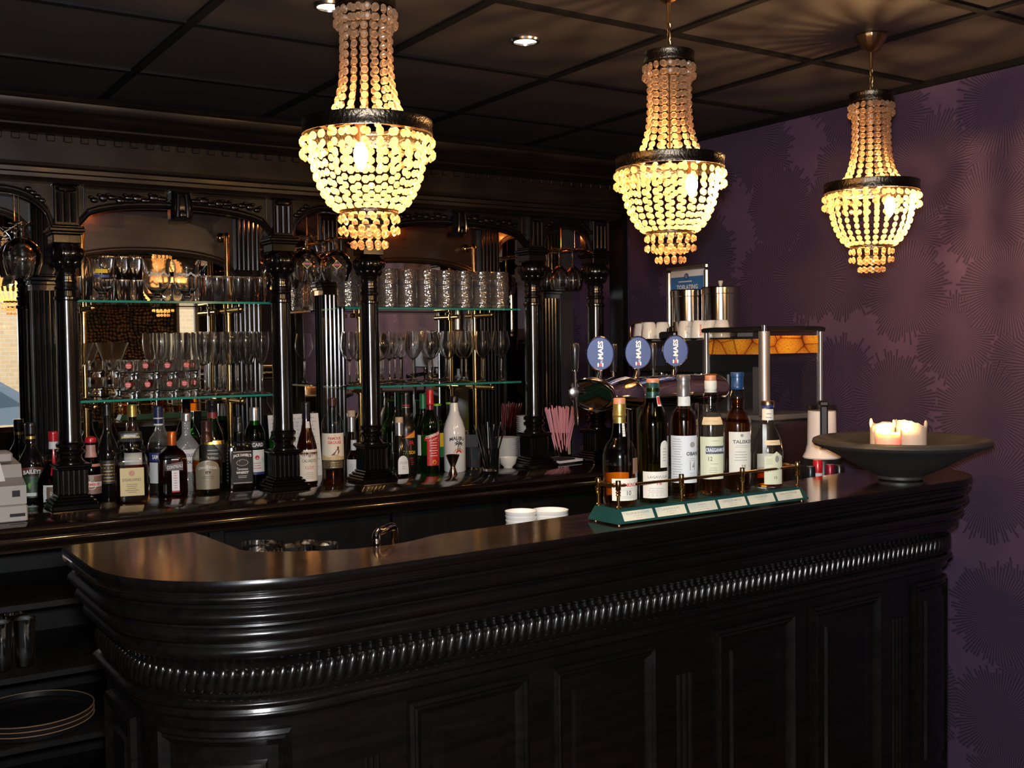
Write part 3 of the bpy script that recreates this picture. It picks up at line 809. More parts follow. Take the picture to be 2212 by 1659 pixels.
# arch panels between the columns (front) and behind (mirror surround)
def arch_panel(xa, xb, zs, zt, zp, y0, y1, power, n=20):
    """board from the arch curve up to zp; the curve springs at zs at the sides and reaches zt in the middle"""
    rings_low = []
    for k in range(n+1):
        q = k/n; x = xa+(xb-xa)*q
        u = abs(2*q-1)
        z = zs + (zt-zs)*(1-u**power)**(1/power)
        rings_low.append((x, z))
    m = MB()
    rows = [[(x, y0, z) for x, z in rings_low], [(x, y0, zp) for x, z in rings_low], [(x, y1, zp) for x, z in rings_low], [(x, y1, z) for x, z in rings_low]]
    rows.append(rows[0])
    v = []; f = []
    for r in rows: v += r
    w = n+1
    for j in range(4):
        for i in range(n): f.append((j*w+i, (j+1)*w+i, (j+1)*w+i+1, j*w+i+1))
    m.add(v, f)
    return m, rings_low
for i in range(5):
    xa, xb = CX[i]+0.04, CX[i+1]-0.04
    wide = xb-xa > 0.5
    m, low = arch_panel(xa, xb, 1.965 if wide else 1.95, 2.042 if wide else 2.068, 2.103, 3.905, 3.935, 2.3 if wide else 2.0)
    # moulded lip along the arch
    m.tube([(x, 3.904, z+0.006) for x, z in low], 0.008, 6)
    m.tube([(x, 3.905, z+0.022) for x, z in low], 0.004, 6)
    if wide:
        # carved leaf scrolls either side of the middle corbel
        mid = (xa+xb)/2
        for sgn in (-1, 1):
            for k in range(9):
                q = k/8
                x = mid + sgn*(0.06+0.23*q); z = 2.075 - 0.012*q + 0.006*math.sin(k*2.2)
                m.ball((x, 3.903, z), 0.020-0.006*q, 0.010, 0.010+0.004*(k % 2), 8, 6)
                m.ball((x+sgn*0.012, 3.903, z+0.010), 0.010, 0.007, 0.006, 6, 5)
            m.tube([(mid+sgn*0.05, 3.904, 2.098), (mid+sgn*0.325, 3.904, 2.098)], 0.003, 6)
            m.tube([(mid+sgn*0.325, 3.904, 2.098), (mid+sgn*0.325, 3.904, 2.025)], 0.003, 6)
    else:
        for sgn in (-1, 1):
            mid = (xa+xb)/2
            for k in range(4):
                m.ball((mid+sgn*(0.085+0.014*k), 3.903, 2.082-0.012*k), 0.012, 0.008, 0.009, 8, 6)
    ap = m.build('arch_panel', BLACKWOOD, back, sharp=0.6)
    if wide:
        mid = (xa+xb)/2
        q = MB()
        q.loft([[(mid+hw*cx2, yy, 2.118-0.0) for cx2, yy in ((-1, 3.90), (-0.7, 3.888), (0.7, 3.888), (1, 3.90), (1, 3.94), (-1, 3.94))] for hw in (0.03,)] and
               [[(mid+hw*cx2, yb+dy, z) for cx2, dy in ((-1, 0.012), (-0.7, 0.0), (0.7, 0.0), (1, 0.012), (1, 0.05), (-1, 0.05))] for hw, yb, z in ((0.026, 3.895, 1.998), (0.036, 3.874, 2.006), (0.040, 3.862, 2.03), (0.036, 3.862, 2.07), (0.033, 3.872, 2.10), (0.040, 3.868, 2.112), (0.040, 3.868, 2.128))])
        for sgn in (-1, 1): q.tube([(mid+sgn*0.018, 3.862, 2.012), (mid+sgn*0.017, 3.858, 2.04), (mid+sgn*0.014, 3.862, 2.09)], 0.007, 8)
        q.ball((mid, 3.86, 2.02), 0.013, 0.008, 0.016)
        q.build('corbel', BLACKPOST, back, sharp=0.6)
    # board with arched opening round the mirror
    xa2, xb2 = CX[i]+0.049, CX[i+1]-0.049
    m2, low2 = arch_panel(xa2, xb2, 1.835 if wide else 1.95, 1.920 if wide else 2.05, 2.104, 4.295, MY-0.002, 2.2)
    m2.tube([(x, 4.296, z+0.004) for x, z in low2], 0.007, 6)
    m2.tube([(x, 4.296, z+0.018) for x, z in low2], 0.004, 6)
    m2.build('mirror_surround', BOARD, back, sharp=0.6)
    MB().box(xa2-0.002, xb2+0.002, MY, MY+0.004, ZB+0.001, 2.10).build('mirror', pmat('mirror_silver', (0.86, 0.87, 0.86), 0.005, 1.0), back, smooth=False)
MB().box(BX0, CX[0]-0.05, 4.27, MY, ZB+0.001, 2.103).build('end_panel', BROWNWOOD, back, smooth=False)
MB().box(BX0, BX1, MY+0.005, YB-0.003, ZB-0.085, 2.16).build('back_board', DARKWALL, back, smooth=False)

# small warm spotlights under the soffit
AMB = (1.0, 0.23, 0.04)
def soffit_spot(x, y, label, e=0.5):
    t = thing('soffit_spotlight', label, 'spotlight', (x, y, 2.103))
    MB().lathe([(0.0, -0.001), (0.018, -0.001), (0.022, -0.012), (0.024, 0.0), (0.018, 0.0)], 16).build('fitting', OLDBRASS, t)
    lamp('soffit_glow', 'POINT', (x, y, 2.062), e, AMB, 0.008)
soffit_spot(0.905, 4.262, 'small amber spotlight under the arch beside the left brass post', 0.9)
soffit_spot(2.205, 4.262, 'small amber spotlight shining on the board above the beer mugs', 0.9)
soffit_spot(1.70, 4.20, 'small amber spotlight above the goblets between the second and third columns', 0.6)
soffit_spot(2.86, 4.16, 'small amber spotlight above the wine glasses hanging at the right end', 1.2)

# ------------------------------------------------------------------ chandeliers
def bead_line(pts, step=0.0185, bw=0.0080, bt=0.0042, bl=0.0085, pin=True, start=0.5):
    """flat cut beads threaded along a line lying in the XZ plane (X = outwards)"""
    m = MB()
    pts = [Vector((p[0], 0, p[1])) for p in pts]
    L = [0.0]
    for a, b in zip(pts[:-1], pts[1:]): L.append(L[-1]+(b-a).length)
    n = max(1, int(round(L[-1]/step)))
    st = L[-1]/n
    proto = MB().add([(0,0,bl),(0,0,-bl)] + [(bt*0.55*c0, bw*math.cos(q)*0.62, bl*math.sin(q)*0.62) for c0 in (1,-1) for q in [2*PI*k/8 for k in range(8)]] + [(0, bw*math.cos(2*PI*k/8), bl*math.sin(2*PI*k/8)) for k in range(8)], [])
    # faceted octagonal button: table, girdle, table on the other side
    v = [(bt, bw*0.5*math.cos(2*PI*k/8), bl*0.5*math.sin(2*PI*k/8)) for k in range(8)] + [(0, bw*math.cos(2*PI*(k+.5)/8), bl*math.sin(2*PI*(k+.5)/8)) for k in range(8)] + [(-bt, bw*0.5*math.cos(2*PI*k/8), bl*0.5*math.sin(2*PI*k/8)) for k in range(8)]
    f = [tuple(range(8)), tuple(range(23, 15, -1))]
    for k in range(8):
        j = (k+1) % 8
        f += [(k, 8+k, j), (8+k, 8+j, j), (16+k, 16+j, 8+k), (8+k, 16+j, 8+j)]
    bead = MB().add(v, f)
    for k in range(n):
        s = st*(k+start)
        for i in range(len(L)-1):
            if s <= L[i+1]+1e-9:
                q = (s-L[i])/(L[i+1]-L[i]); p = pts[i].lerp(pts[i+1], q); t = (pts[i+1]-pts[i]).normalized(); break
        a = math.atan2(t.x, -t.z)
        m.join(bead, TR(*p) @ RY(-a))
    return m
PINM = OLDBRASS
def chandelier(loc, zbot, label, bulb_off, energy, first=None, rod=0.16):
    """loc on the ceiling; zbot = height of the lowest bead"""
    t = thing('crystal_chandelier', label, 'chandelier', loc, group='crystal chandeliers')
    b = zbot - loc[2]
    def ring(name, r, z, h, th=0.0025, mat=EMBOSSED):
        return MB().lathe([(r, z), (r+th*0.8, z), (r+th, z+h*0.15), (r+th*0.4, z+h*0.3), (r+th*0.4, z+h*0.7), (r+th, z+h*0.85), (r+th*0.8, z+h), (r, z+h), (r-0.001, z+h*0.5), (r, z)], 40).build(name, mat, t, sharp=0.6)
    # ceiling rose, rod, chain
    rose = MB()
    prof = [(0.0, -0.0005), (0.046, -0.0005), (0.046, -0.006), (0.040, -0.016), (0.028, -0.034), (0.016, -0.045), (0.008, -0.050), (0.0, -0.052)]
    n = 48
    for r, z in prof: pass
    v = MB().lathe(prof, n)
    vv = []
    for x, y, z in v.v:
        a = math.atan2(y, x); k = 1 + (0.07*abs(math.cos(a*9)) if -0.036 < z < -0.003 else 0)
        vv.append((x*k, y*k, z))
    rose.add(vv, v.f)
    rose.build('ceiling_rose', OLDBRASS, t, sharp=0.8)
    ztop = b + 0.53
    rl = min(rod, -0.05-ztop-0.03)
    MB().tube([(0, 0, -0.05), (0, 0, -0.05-rl*0.55)], 0.0045, 8).build('rod', OLDBRASS, t)
    ch = MB(); z = -0.05-rl*0.55; k = 0
    while z > ztop - 0.012:
        pts = [(0.0055*math.cos(q), 0, 0.013*math.sin(q)) for q in [2*PI*i/10 for i in range(11)]]
        ch.join(MB().tube(pts, 0.0013, 5, False), TR(0, 0, z-0.011) @ RZ(PI/2*(k % 2)))
        z -= 0.021; k += 1
    ch.build('chain', PINM, t)
    MB().tube([(0.004, 0.004, -0.05-rl*0.5), (0.006, 0.003, ztop+0.02), (0, 0, ztop-0.03), (0, 0, b+0.28)], 0.0022, 6).build('cable', OLDBRASS, t)
    ring('top_band', 0.061, b+0.498, 0.026)
    MB().lathe([(0.0, ztop-0.006), (0.01, ztop-0.006), (0.061, b+0.522), (0.061, b+0.519), (0.0, ztop-0.012)], 24).build('top_plate', EMBOSSED, t)
    ring('main_band', 0.1335, b+0.236, 0.029)
    ring('inner_band', 0.100, b+0.258, 0.008, 0.002)
    ring('lower_ring', 0.060, b+0.074, 0.008, 0.0015)
    ring('bottom_ring', 0.035, b+0.044, 0.007, 0.0012)
    cr = MB()
    for q in range(3):
        a = 2*PI*q/3
        cr.tube([(0.134*math.cos(a), 0.134*math.sin(a), b+0.262), (0, 0, b+0.268)], 0.002, 5)
    cr.build('spokes', PINM, t)
    kinds = [('neck_bead_strand', [(0.0525, b+0.495), (0.0515, b+0.44), (0.052, b+0.38), (0.0555, b+0.34), (0.0625, b+0.31), (0.072, b+0.285), (0.086, b+0.268), (0.101, b+0.262)], 15, 0.0185, 0.0),
             ('top_fringe_strand', [(0.0625, b+0.496), (0.0635, b+0.455)], 22, 0.019, 0.1),
             ('bowl_bead_strand', [(0.121, b+0.236), (0.119, b+0.19), (0.110, b+0.15), (0.098, b+0.12), (0.082, b+0.095), (0.062, b+0.080)], 24, 0.0185, 0.05),
             ('rim_fringe_strand', [(0.136, b+0.234), (0.137, b+0.184)], 34, 0.022, 0.0),
             ('lower_fringe_strand', [(0.0605, b+0.076), (0.0605, b+0.028)], 16, 0.022, 0.2),
             ('bottom_fringe_strand', [(0.0352, b+0.045), (0.0352, b+0.0)], 12, 0.021, 0.1)]
    for name, pts, cnt, step, ph in kinds:
        ml = bead_line(pts, step)
        me = None
        for k in range(cnt):
            if me is None:
                o = ml.build(name, CRYSTAL, t, smooth=False); me = o.data
            else:
                o = link(bpy.data.objects.new(name, me)); o.parent = t
            o.rotation_euler = (0, 0, 2*PI*(k+ph)/cnt)
    bx, by = bulb_off
    zb = b + 0.195
    cnd = MB().lathe([(0.0, zb+0.075), (0.011, zb+0.07), (0.011, zb+0.028), (0.006, zb+0.026)], 14, (bx, by, 0))
    cnd.tube([(0, 0, b+0.262), (bx*0.6, by*0.6, b+0.275), (bx, by, zb+0.07)], 0.003, 6)
    cnd.build('lampholder', OLDBRASS, t)
    MB().lathe([(0.0, zb-0.032), (0.008, zb-0.022), (0.0145, zb-0.004), (0.015, zb+0.008), (0.010, zb+0.026), (0.0, zb+0.028)], 16, (bx, by, 0)).build('bulb', BULB, t, label='lit bulb')
    L = lamp('bulb_light', 'POINT', (loc[0]+bx, loc[1]+by, loc[2]+zb), energy, (1.0, 0.60, 0.25), 0.007)
    return t
CH_E = 21.0
chandelier((0.995, 2.05, ZC), 1.742, 'largest and nearest crystal chandelier, cut off at the top of the photo', (-0.012, 0.01), CH_E)
chandelier((1.822, 2.045, ZC), 1.737, 'middle crystal chandelier hanging above the whisky stand', (0.045, -0.03), CH_E)
chandelier((2.637, 2.08, ZC), 1.738, 'smallest looking crystal chandelier on the right with its ceiling rose in view', (0.045, -0.03), CH_E)

# ------------------------------------------------------------------ bottles
def interp(prof, z):
    for (a, b) in zip(prof[:-1], prof[1:]):
        z0, z1 = a[1], b[1]
        if z0 <= z <= z1 and z1 > z0:
            q = (z-z0)/(z1-z0)
            sa = a[2] if len(a) > 2 else 0; sb = b[2] if len(b) > 2 else 0
            return a[0]+(b[0]-a[0])*q, sa+(sb-sa)*q
    return prof[-1][0], 0
def bprof(rb, h, zs, rn, zn, sq=0.0, rtop=None, base=None, bulge=None, neck=None):
    """outer profile: body radius rb to shoulder start zs, shoulder to neck radius rn at zn, neck to h"""
    rb0 = base or rb
    p = [(0, 0.0, sq), (rb0*0.9, 0.0, sq), (rb0, 0.005, sq)]
    if bulge: p += [(q, z, sq) for q, z in bulge]
    p.append((rb, zs, sq))
    for k in range(1, 8):
        q = k/8
        p.append((rn+(rb-rn)*(0.5+0.5*math.cos(PI*q)), zs+(zn-zs)*q, sq*(1-q)**0.5))
    p.append((rn, zn, 0))
    if neck: p += [(q, z, 0) for q, z in neck]
    p.append((rtop or rn, h, 0))
    return p
def patch(prof, z0, z1, a0, a1, offm=0.0006, na=12, nz=1, top=None):
    """a piece of label that follows the bottle; angles in degrees, 0 faces -Y, positive to +X"""
    m = MB()
    def fn(u, v):
        a = math.radians(a0+(a1-a0)*u)
        zt = z1 if top is None else z1 + top(2*u-1)
        z = z0+(zt-z0)*v
        return on_bottle(prof, a, z, offm)
    return m.surf(fn, na, nz)
def on_bottle(prof, a, z, offm):
    r, sq = interp(prof, z)
    k = r*sqf(a-PI/2, sq) + offm
    return (k*math.sin(a), -k*math.cos(a), z)
def wrap(prof, mb, ac, zc, offm=0.0010):
    """wrap a flat piece of lettering round the bottle"""
    out = MB(); r, _ = interp(prof, zc)
    out.add([on_bottle(prof, math.radians(ac)+x/r, zc+y, offm) for x, y, z in mb.v], mb.f)
    return out
def fine_print(prof, ac, zc, w, rows, gap, seed=1, offm=0.0009):
    R = random.Random(seed); m = MB(); r, _ = interp(prof, zc)
    for k in range(rows):
        ww = w*R.uniform(0.6, 1.0); z = zc - k*gap
        a = math.degrees(ww/2/r)
        m.join(patch(prof, z-gap*0.11, z+gap*0.11, ac-a, ac+a, offm, 4))
    return m
def slant(mb, k=0.0, arc=0.0, rot=0.0):
    c, s = math.cos(rot), math.sin(rot)
    return MB().add([(x*c-y*s, x*s+y*c+k*x+arc*x*x, z) for x, y, z in mb.v], mb.f)
def bottle(name, label, loc, prof, glass, liquid=None, level=None, cap=None, capmat=None, caps=None, labels=(), rz=0.0, group=None, cat='bottle', thick=0.0025):
    if rz == VIEW: rz = -math.atan2(loc[0], loc[1])
    t = thing(name, label, cat, loc, rz, group)
    g = MB().lathe(prof, 32).build('glass_body', glass, t, sharp=0.8)
    if liquid:
        inn = [(0, 0.004, prof[0][2] if len(prof[0]) > 2 else 0)]
        for p in prof[2:]:
            if p[1] < 0.004: continue
            if p[1] >= level: break
            inn.append((max(p[0]-thick, 0.002), max(p[1], 0.006), p[2] if len(p) > 2 else 0))
        r, sq = interp(prof, level)
        inn.append((r-thick, level, sq)); inn.append((0, level, sq))
        MB().lathe(inn, 32).build('liquid', liquid, t, sharp=0.8)
    for nm, pr, mt in (caps or []):
        MB().lathe(pr, 24).build(nm, mt, t, sharp=0.6)
    for L in labels:
        kind = L[0]
        if kind == 'p':      # paper: ('p', name, z0, z1, a0, a1, mat, [children], top)
            _, nm, z0, z1, a0, a1, mt, ch = L[:8]
            top = L[8] if len(L) > 8 else None
            o = patch(prof, z0, z1, a0, a1, 0.0006, 16, 6 if top else 2, top).build(nm, mt, t)
            for c in ch:
                if c[0] == 't':      # ('t', string, ac, zc, width, mat, slantk, arc)
                    tm_ = text_mb(c[1], c[4], c[8] if len(c) > 8 else None)
                    wrap(prof, slant(tm_, c[6] if len(c) > 6 else 0, c[7] if len(c) > 7 else 0), c[2], c[3]).build('lettering', c[5], o, smooth=False)
                elif c[0] == 'f':    # fine print
                    fine_print(prof, c[1], c[2], c[3], c[4], c[5], len(c[6].name) if len(c) > 6 else 3).build('fine_print', c[6] if len(c) > 6 else INKGREY, o, smooth=False)
                elif c[0] == 'p':
                    patch(prof, c[2], c[3], c[4], c[5], 0.0009, 10, 2, c[7] if len(c) > 7 else None).build(c[1], c[6], o)
                elif c[0] == 'm':    # free flat mesh
                    wrap(prof, c[2], c[3], c[4], 0.0011).build(c[1], c[5], o, smooth=False)
    return t
def cylcap(z0, z1, r, rt=None, ring=True):
    rt = rt or r
    p = [(0, z0), (r, z0)]
    if ring: p += [(r, z0+(z1-z0)*0.62), (r*1.04, z0+(z1-z0)*0.64), (r*1.04, z0+(z1-z0)*0.70), (rt, z0+(z1-z0)*0.72)]
    p += [(rt, z1-0.002), (rt*0.94, z1), (0, z1)]
    return p
def disc_mb(rx, rz=None, n=24):
    rz = rz or rx
    return MB().add([(rx*math.cos(2*PI*k/n), rz*math.sin(2*PI*k/n), 0) for k in range(n)], [tuple(range(n))])
def poly_mb(pts): return MB().add([(x, y, 0) for x, y in pts], [tuple(range(len(pts)))])
def palm_mb(h):
    m = MB()
    m.add([(-0.03*h, -0.5*h, 0), (0.05*h, -0.5*h, 0), (0.10*h, 0.2*h, 0), (0.05*h, 0.2*h, 0)], [(0, 1, 2, 3)])
    for a in (10, 60, 120, 170, -25, 205):
        q = math.radians(a); c, s = math.cos(q), math.sin(q)
        bx, by = 0.075*h, 0.2*h
        m.add([(bx, by, 0), (bx+0.22*h*c-0.07*h*s, by+0.22*h*s+0.07*h*c, 0), (bx+0.42*h*c, by+0.42*h*s-0.10*h, 0), (bx+0.22*h*c+0.04*h*s, by+0.22*h*s-0.04*h*c, 0)], [(0, 1, 2, 3)])
    return m

# ---- whisky stand on the bar
TZ = ZT + 0.0375
st = thing('whisky_stand', 'dark green whisky stand with name plates and a brass gallery rail, on the bar', 'bottle stand', (0, 0, 0))
SA = math.atan2(2.0395-2.027+0.0, 0.65)*0
def stand_pt(u, v):
    """u along the stand 0..1, v depth 0 (front)..1"""
    ax, ay = 1.556, 1.932; bx, by = 2.210, 1.944
    nx, ny = -(by-ay)/0.654, (bx-ax)/0.654
    return (ax+(bx-ax)*u+nx*0.112*v, ay+(by-ay)*u+ny*0.112*v)
rings = []
for inx, inv, z in ((0, 0, ZT+0.004), (0, 0, ZT+0.007), (0.020, 0.13, ZT+0.034), (0.022, 0.15, ZT+0.037)):
    rings.append([(*stand_pt(a, b), z) for a, b in ((inx, inv), (1-inx, inv), (1-inx, 1-inv*0.6), (inx, 1-inv*0.6))])
MB().loft(rings).build('green_base', pmat('green_stained_wood', (0.012, 0.058, 0.048), 0.3, coat=0.3), st, sharp=0.3)
ft = MB()
for a, b in ((0.02, 0.12), (0.98, 0.12), (0.02, 0.88), (0.98, 0.88)):
    x, y = stand_pt(a, b); ft.lathe([(0, 0.0003), (0.006, 0.0003), (0.006, 0.0042), (0, 0.0042)], 10, (x, y, ZT))
ft.build('feet', OLDBRASS, st)
names = [('GLENKINCHIE', '10 YEARS OLD', 'LOWLAND'), ('LAGAVULIN', '16 YEARS OLD', 'ISLAY'), ('OBAN', '14 YEARS OLD', 'WEST HIGHLAND'), ('CRAGGANMORE', '12 YEARS OLD', 'SPEYSIDE'), ('TALISKER', '10 YEARS OLD', 'SKYE'), ('DALWHINNIE', '15 YEARS OLD', 'HIGHLAND')]
p00 = Vector((*stand_pt(0, 0), ZT+0.007)); p01 = Vector((*stand_pt(0.0, 0.13), ZT+0.034)); p10 = Vector((*stand_pt(1, 0), ZT+0.007))
ex = (p10-p00).normalized(); ez = (p01-p00).normalized(); en = ex.cross(ez).normalized()
PLATE = pmat('cream_name_plate', (0.66, 0.66, 0.52), 0.45)
for k, (a, b_, c) in enumerate(names):
    u0 = 0.026 + k*0.1585; cxp = (u0+0.0755)*0.654
    M = Matrix(((ex.x, ez.x, en.x, 0), (ex.y, ez.y, en.y, 0), (ex.z, ez.z, en.z, 0), (0, 0, 0, 1)))
    base_p = p00 + ex*cxp + ez*0.0145 + en*0.0006
    M = Matrix.Translation(base_p) @ M
    pl = MB().add([(-0.047, -0.0118, 0), (0.047, -0.0118, 0), (0.047, 0.0118, 0), (-0.047, 0.0118, 0)], [(0, 1, 2, 3)])
    o = pl.move(M).build('name_plate', PLATE, st, smooth=False)
    w1 = min(0.074, 0.0064*len(a))
    tx = text_mb(a, w1, 0.0052).move(TR(0, 0.0055, 0.0004)).join(text_mb(b_, 0.030, 0.0026).move(TR(0, -0.0012, 0.0004))).join(text_mb(c, 0.0030*len(c), 0.0022).move(TR(0, -0.0068, 0.0004)))
    tx.move(M).build('lettering', INKGREY, o, smooth=False)
post = [(0, 0), (0.0075, 0), (0.0075, 0.003), (0.0045, 0.006), (0.0040, 0.028), (0.0065, 0.031), (0.0045, 0.034), (0.0068, 0.038), (0.0045, 0.041), (0.0065, 0.044), (0.0065, 0.064), (0.0055, 0.066), (0, 0.066)]
tips = []
for a, b in ((0.030, 0.20), (0.335, 0.20), (0.655, 0.20), (0.972, 0.20), (0.030, 0.86), (0.972, 0.86)):
    x, y = stand_pt(a, b); tips.append((x, y))
    MB().lathe(post, 14, (x, y, ZT+0.037)).build('brass_post', BRASS, st, sharp=0.7)
zr = ZT+0.037+0.053
MB().tube([(tips[0][0], tips[0][1], zr), (tips[3][0], tips[3][1], zr)], 0.0036, 10).build('front_rail', OLDBRASS, st)
for i, j in ((0, 4), (3, 5)):
    a = Vector((*tips[i], zr)); b = Vector((*tips[j], zr))
    MB().tube([a.lerp(b, q) for q in (0, .12, .2, .3, .42, .5, .58, .7, .8, .88, 1)], [.0036, .0036, .0062, .0045, .0062, .0068, .0062, .0045, .0062, .0036, .0036], 10).build('turned_end_rail', OLDBRASS, st)

def onstand(u): x, y = stand_pt(u, 0.52); return (x, y, TZ)
SG = 'malt whisky bottles on the green stand'
pr = bprof(0.0405, 0.235, 0.142, 0.0145, 0.198, bulge=[(0.0395, 0.02), (0.0405, 0.12)], neck=[(0.0135, 0.215)])
pr = [(0, 0), (0.036, 0), (0.0395, 0.005), (0.0405, 0.03), (0.0410, 0.115), (0.0385, 0.133), (0.031, 0.148), (0.0225, 0.158), (0.0195, 0.166), (0.0185, 0.175), (0.0160, 0.195), (0.0140, 0.212), (0.0140, 0.240)]
bottle('whisky_bottle', 'squat whisky bottle with gold neck foil, leftmost on the green stand', onstand(0.085), pr, GLASSB, AMBER, 0.098,
       caps=[('stopper', cylcap(0.241, 0.2545, 0.0145, ring=False), PINKCORK), ('neck_foil', [(0.0150, 0.2405), (0.0155, 0.236), (0.0150, 0.220), (0.0165, 0.217), (0.0165, 0.213), (0.0145, 0.210), (0.0155, 0.196), (0.0170, 0.196)], GOLDCAP)],
       labels=[('p', 'label', 0.016, 0.068, -28, 78, PAPER, [('t', '*GLENKINCHIE', 34, 0.053, 0.060, INKRED, 0, 0, 0.0092), ('t', '10', 30, 0.034, 0.011, INK, 0, 0, 0.011), ('f', 20, 0.044, 0.05, 2, 0.004), ('f', 24, 0.026, 0.05, 2, 0.0035)]),
               ('p', 'back_label', 0.020, 0.074, 150, 235, PAPER, []),
               ('p', 'seal', 0.078, 0.115, 46, 84, pmat('brown_seal', (0.28, 0.15, 0.09), 0.5), []),
               ('p', 'neck_ribbon', 0.165, 0.196, 20, 42, PAPER, [('f', 31, 0.19, 0.008, 4, 0.006)])], group=SG, rz=VIEW)
pr = [(0, 0), (0.033, 0), (0.036, 0.005), (0.0365, 0.10), (0.0375, 0.185), (0.036, 0.200), (0.028, 0.222), (0.0205, 0.240), (0.0172, 0.255), (0.0165, 0.275), (0.0150, 0.288), (0.0145, 0.292)]
bottle('whisky_bottle', 'olive glass whisky bottle with dark green neck foil, second on the green stand', onstand(0.245), pr, OLIVEGLASS,
       caps=[('stopper', cylcap(0.288, 0.298, 0.0155, ring=False), PINKCORK), ('neck_foil', [(0.0155, 0.2885), (0.0165, 0.287), (0.0165, 0.268), (0.0172, 0.265), (0.0172, 0.256), (0.0180, 0.252)], GREENCAP)],
       labels=[('p', 'label', 0.012, 0.076, -42, 70, PAPER, [('t', '*LAGAVULIN', 20, 0.063, 0.052, INKGREY, 0, 0, 0.0065), ('t', '16', 24, 0.048, 0.013, INKRED, 0, 0, 0.008), ('f', 18, 0.055, 0.045, 1, 0.004), ('f', 14, 0.036, 0.05, 5, 0.0045)]),
               ('p', 'arched_label', 0.085, 0.150, 28, 66, PAPER, [('f', 47, 0.13, 0.014, 5, 0.007)], lambda x: -0.014*(1-math.sqrt(max(0, 1-x*x)))),
               ('p', 'neck_tag', 0.232, 0.256, 30, 58, PAPER, [('p', 'red_patch', 0.236, 0.254, 33, 55, INKRED)])], group=SG, rz=VIEW)
pr = [(0, 0), (0.031, 0), (0.0345, 0.005), (0.0350, 0.19), (0.033, 0.203), (0.025, 0.216), (0.018, 0.224), (0.0165, 0.232), (0.0165, 0.255), (0.0150, 0.262), (0.0148, 0.300)]
bottle('whisky_bottle', 'whisky bottle with grey foil and large pale label, third on the green stand', onstand(0.400), pr, GLASSB, DEEPAMBER, 0.222,
       caps=[('neck_foil', [(0.0168, 0.252), (0.0165, 0.258), (0.0165, 0.275), (0.0156, 0.277), (0.0156, 0.289), (0.0172, 0.290), (0.0172, 0.302), (0.0160, 0.304), (0, 0.304)], GREYCAP)],
       labels=[('p', 'label', 0.040, 0.156, -62, 62, PAPERG, [('t', '*OBAN', 36, 0.112, 0.032, INK, 0, 0, 0.0095), ('t', '14', 36, 0.082, 0.015, INKGREY, 0, 0, 0.022), ('f', -30, 0.148, 0.030, 16, 0.0062), ('f', 36, 0.100, 0.024, 2, 0.005), ('f', 36, 0.064, 0.022, 3, 0.005), ('m', 'crest', disc_mb(0.007), 36, 0.134, INKGREY)]),
               ('p', 'neck_label', 0.228, 0.251, -50, 70, PAPER, [('m', 'medallion', disc_mb(0.009, 0.012), 40, 0.240, PAPERG)])], group=SG, rz=VIEW)
pr = [(0, 0), (0.030, 0), (0.0335, 0.005), (0.0340, 0.175), (0.031, 0.190), (0.024, 0.203), (0.0165, 0.216), (0.0160, 0.222), (0.0195, 0.240), (0.0195, 0.248), (0.0160, 0.262), (0.0140, 0.268), (0.0140, 0.285)]
bottle('whisky_bottle', 'whisky bottle with pale yellow label and bulged neck, fourth on the green stand', onstand(0.542), pr, GLASSB, DEEPAMBER, 0.042,
       caps=[('stopper', cylcap(0.288, 0.3005, 0.0142, ring=False), PINKCORK), ('neck_foil', [(0.0150, 0.2875), (0.0155, 0.285), (0.0155, 0.268), (0.0148, 0.266), (0.0160, 0.258)], PAPER)],
       labels=[('p', 'label', 0.042, 0.148, -50, 62, PAPERY, [('p', 'name_band', 0.105, 0.125, -22, 62, pmat('slate_band', (0.08, 0.09, 0.11), 0.5)), ('t', '*CRAGGANMORE', 26, 0.115, 0.056, INKWHITE, 0, 0, 0.010), ('t', '12', -2, 0.093, 0.010, INK, 0, 0, 0.010), ('f', 14, 0.080, 0.03, 1, 0.005), ('f', 10, 0.070, 0.026, 6, 0.0055), ('f', 20, 0.138, 0.03, 1, 0.005)]),
               ('p', 'shoulder_label', 0.178, 0.197, -40, 60, pmat('amber_paper', (0.74, 0.52, 0.27), 0.6), [('t', 'SINGLE MALT', 10, 0.187, 0.036, INKGREY, 0, 0, 0.003)])], group=SG, rz=VIEW)
pr = [(0, 0), (0.031, 0), (0.0345, 0.005), (0.0350, 0.170), (0.033, 0.185), (0.025, 0.202), (0.0165, 0.215), (0.0172, 0.222), (0.0195, 0.238), (0.0185, 0.247), (0.0155, 0.258), (0.0142, 0.264), (0.0142, 0.290)]
bottle('whisky_bottle', 'whisky bottle with blue capsule and cream label, fifth on the green stand', onstand(0.688), pr, GLASSB, DEEPAMBER, 0.240,
       caps=[('capsule', [(0.0152, 0.262), (0.0165, 0.264), (0.0165, 0.271), (0.0155, 0.273), (0.0158, 0.294), (0.0172, 0.295), (0.0172, 0.304), (0.0165, 0.306), (0, 0.306)], BLUECAP)],
       labels=[('p', 'label', 0.050, 0.155, -38, 66, PAPER, [('t', '*TALISKER', 26, 0.130, 0.056, pmat('dark_grey_ink', (0.12, 0.11, 0.10), 0.6), 0, 0, 0.009), ('t', '10', 26, 0.066, 0.010, INK, 0, 0, 0.011), ('f', 20, 0.120, 0.046, 2, 0.004), ('f', 14, 0.104, 0.04, 4, 0.007), ('m', 'crest', disc_mb(0.0042), 18, 0.146, INKGREY)])], group=SG, rz=VIEW)
pr = [(0, 0), (0.033, 0), (0.0385, 0.005), (0.0390, 0.085), (0.0385, 0.100), (0.034, 0.125), (0.025, 0.147), (0.0180, 0.160), (0.0155, 0.172), (0.0145, 0.205), (0.0150, 0.212)]
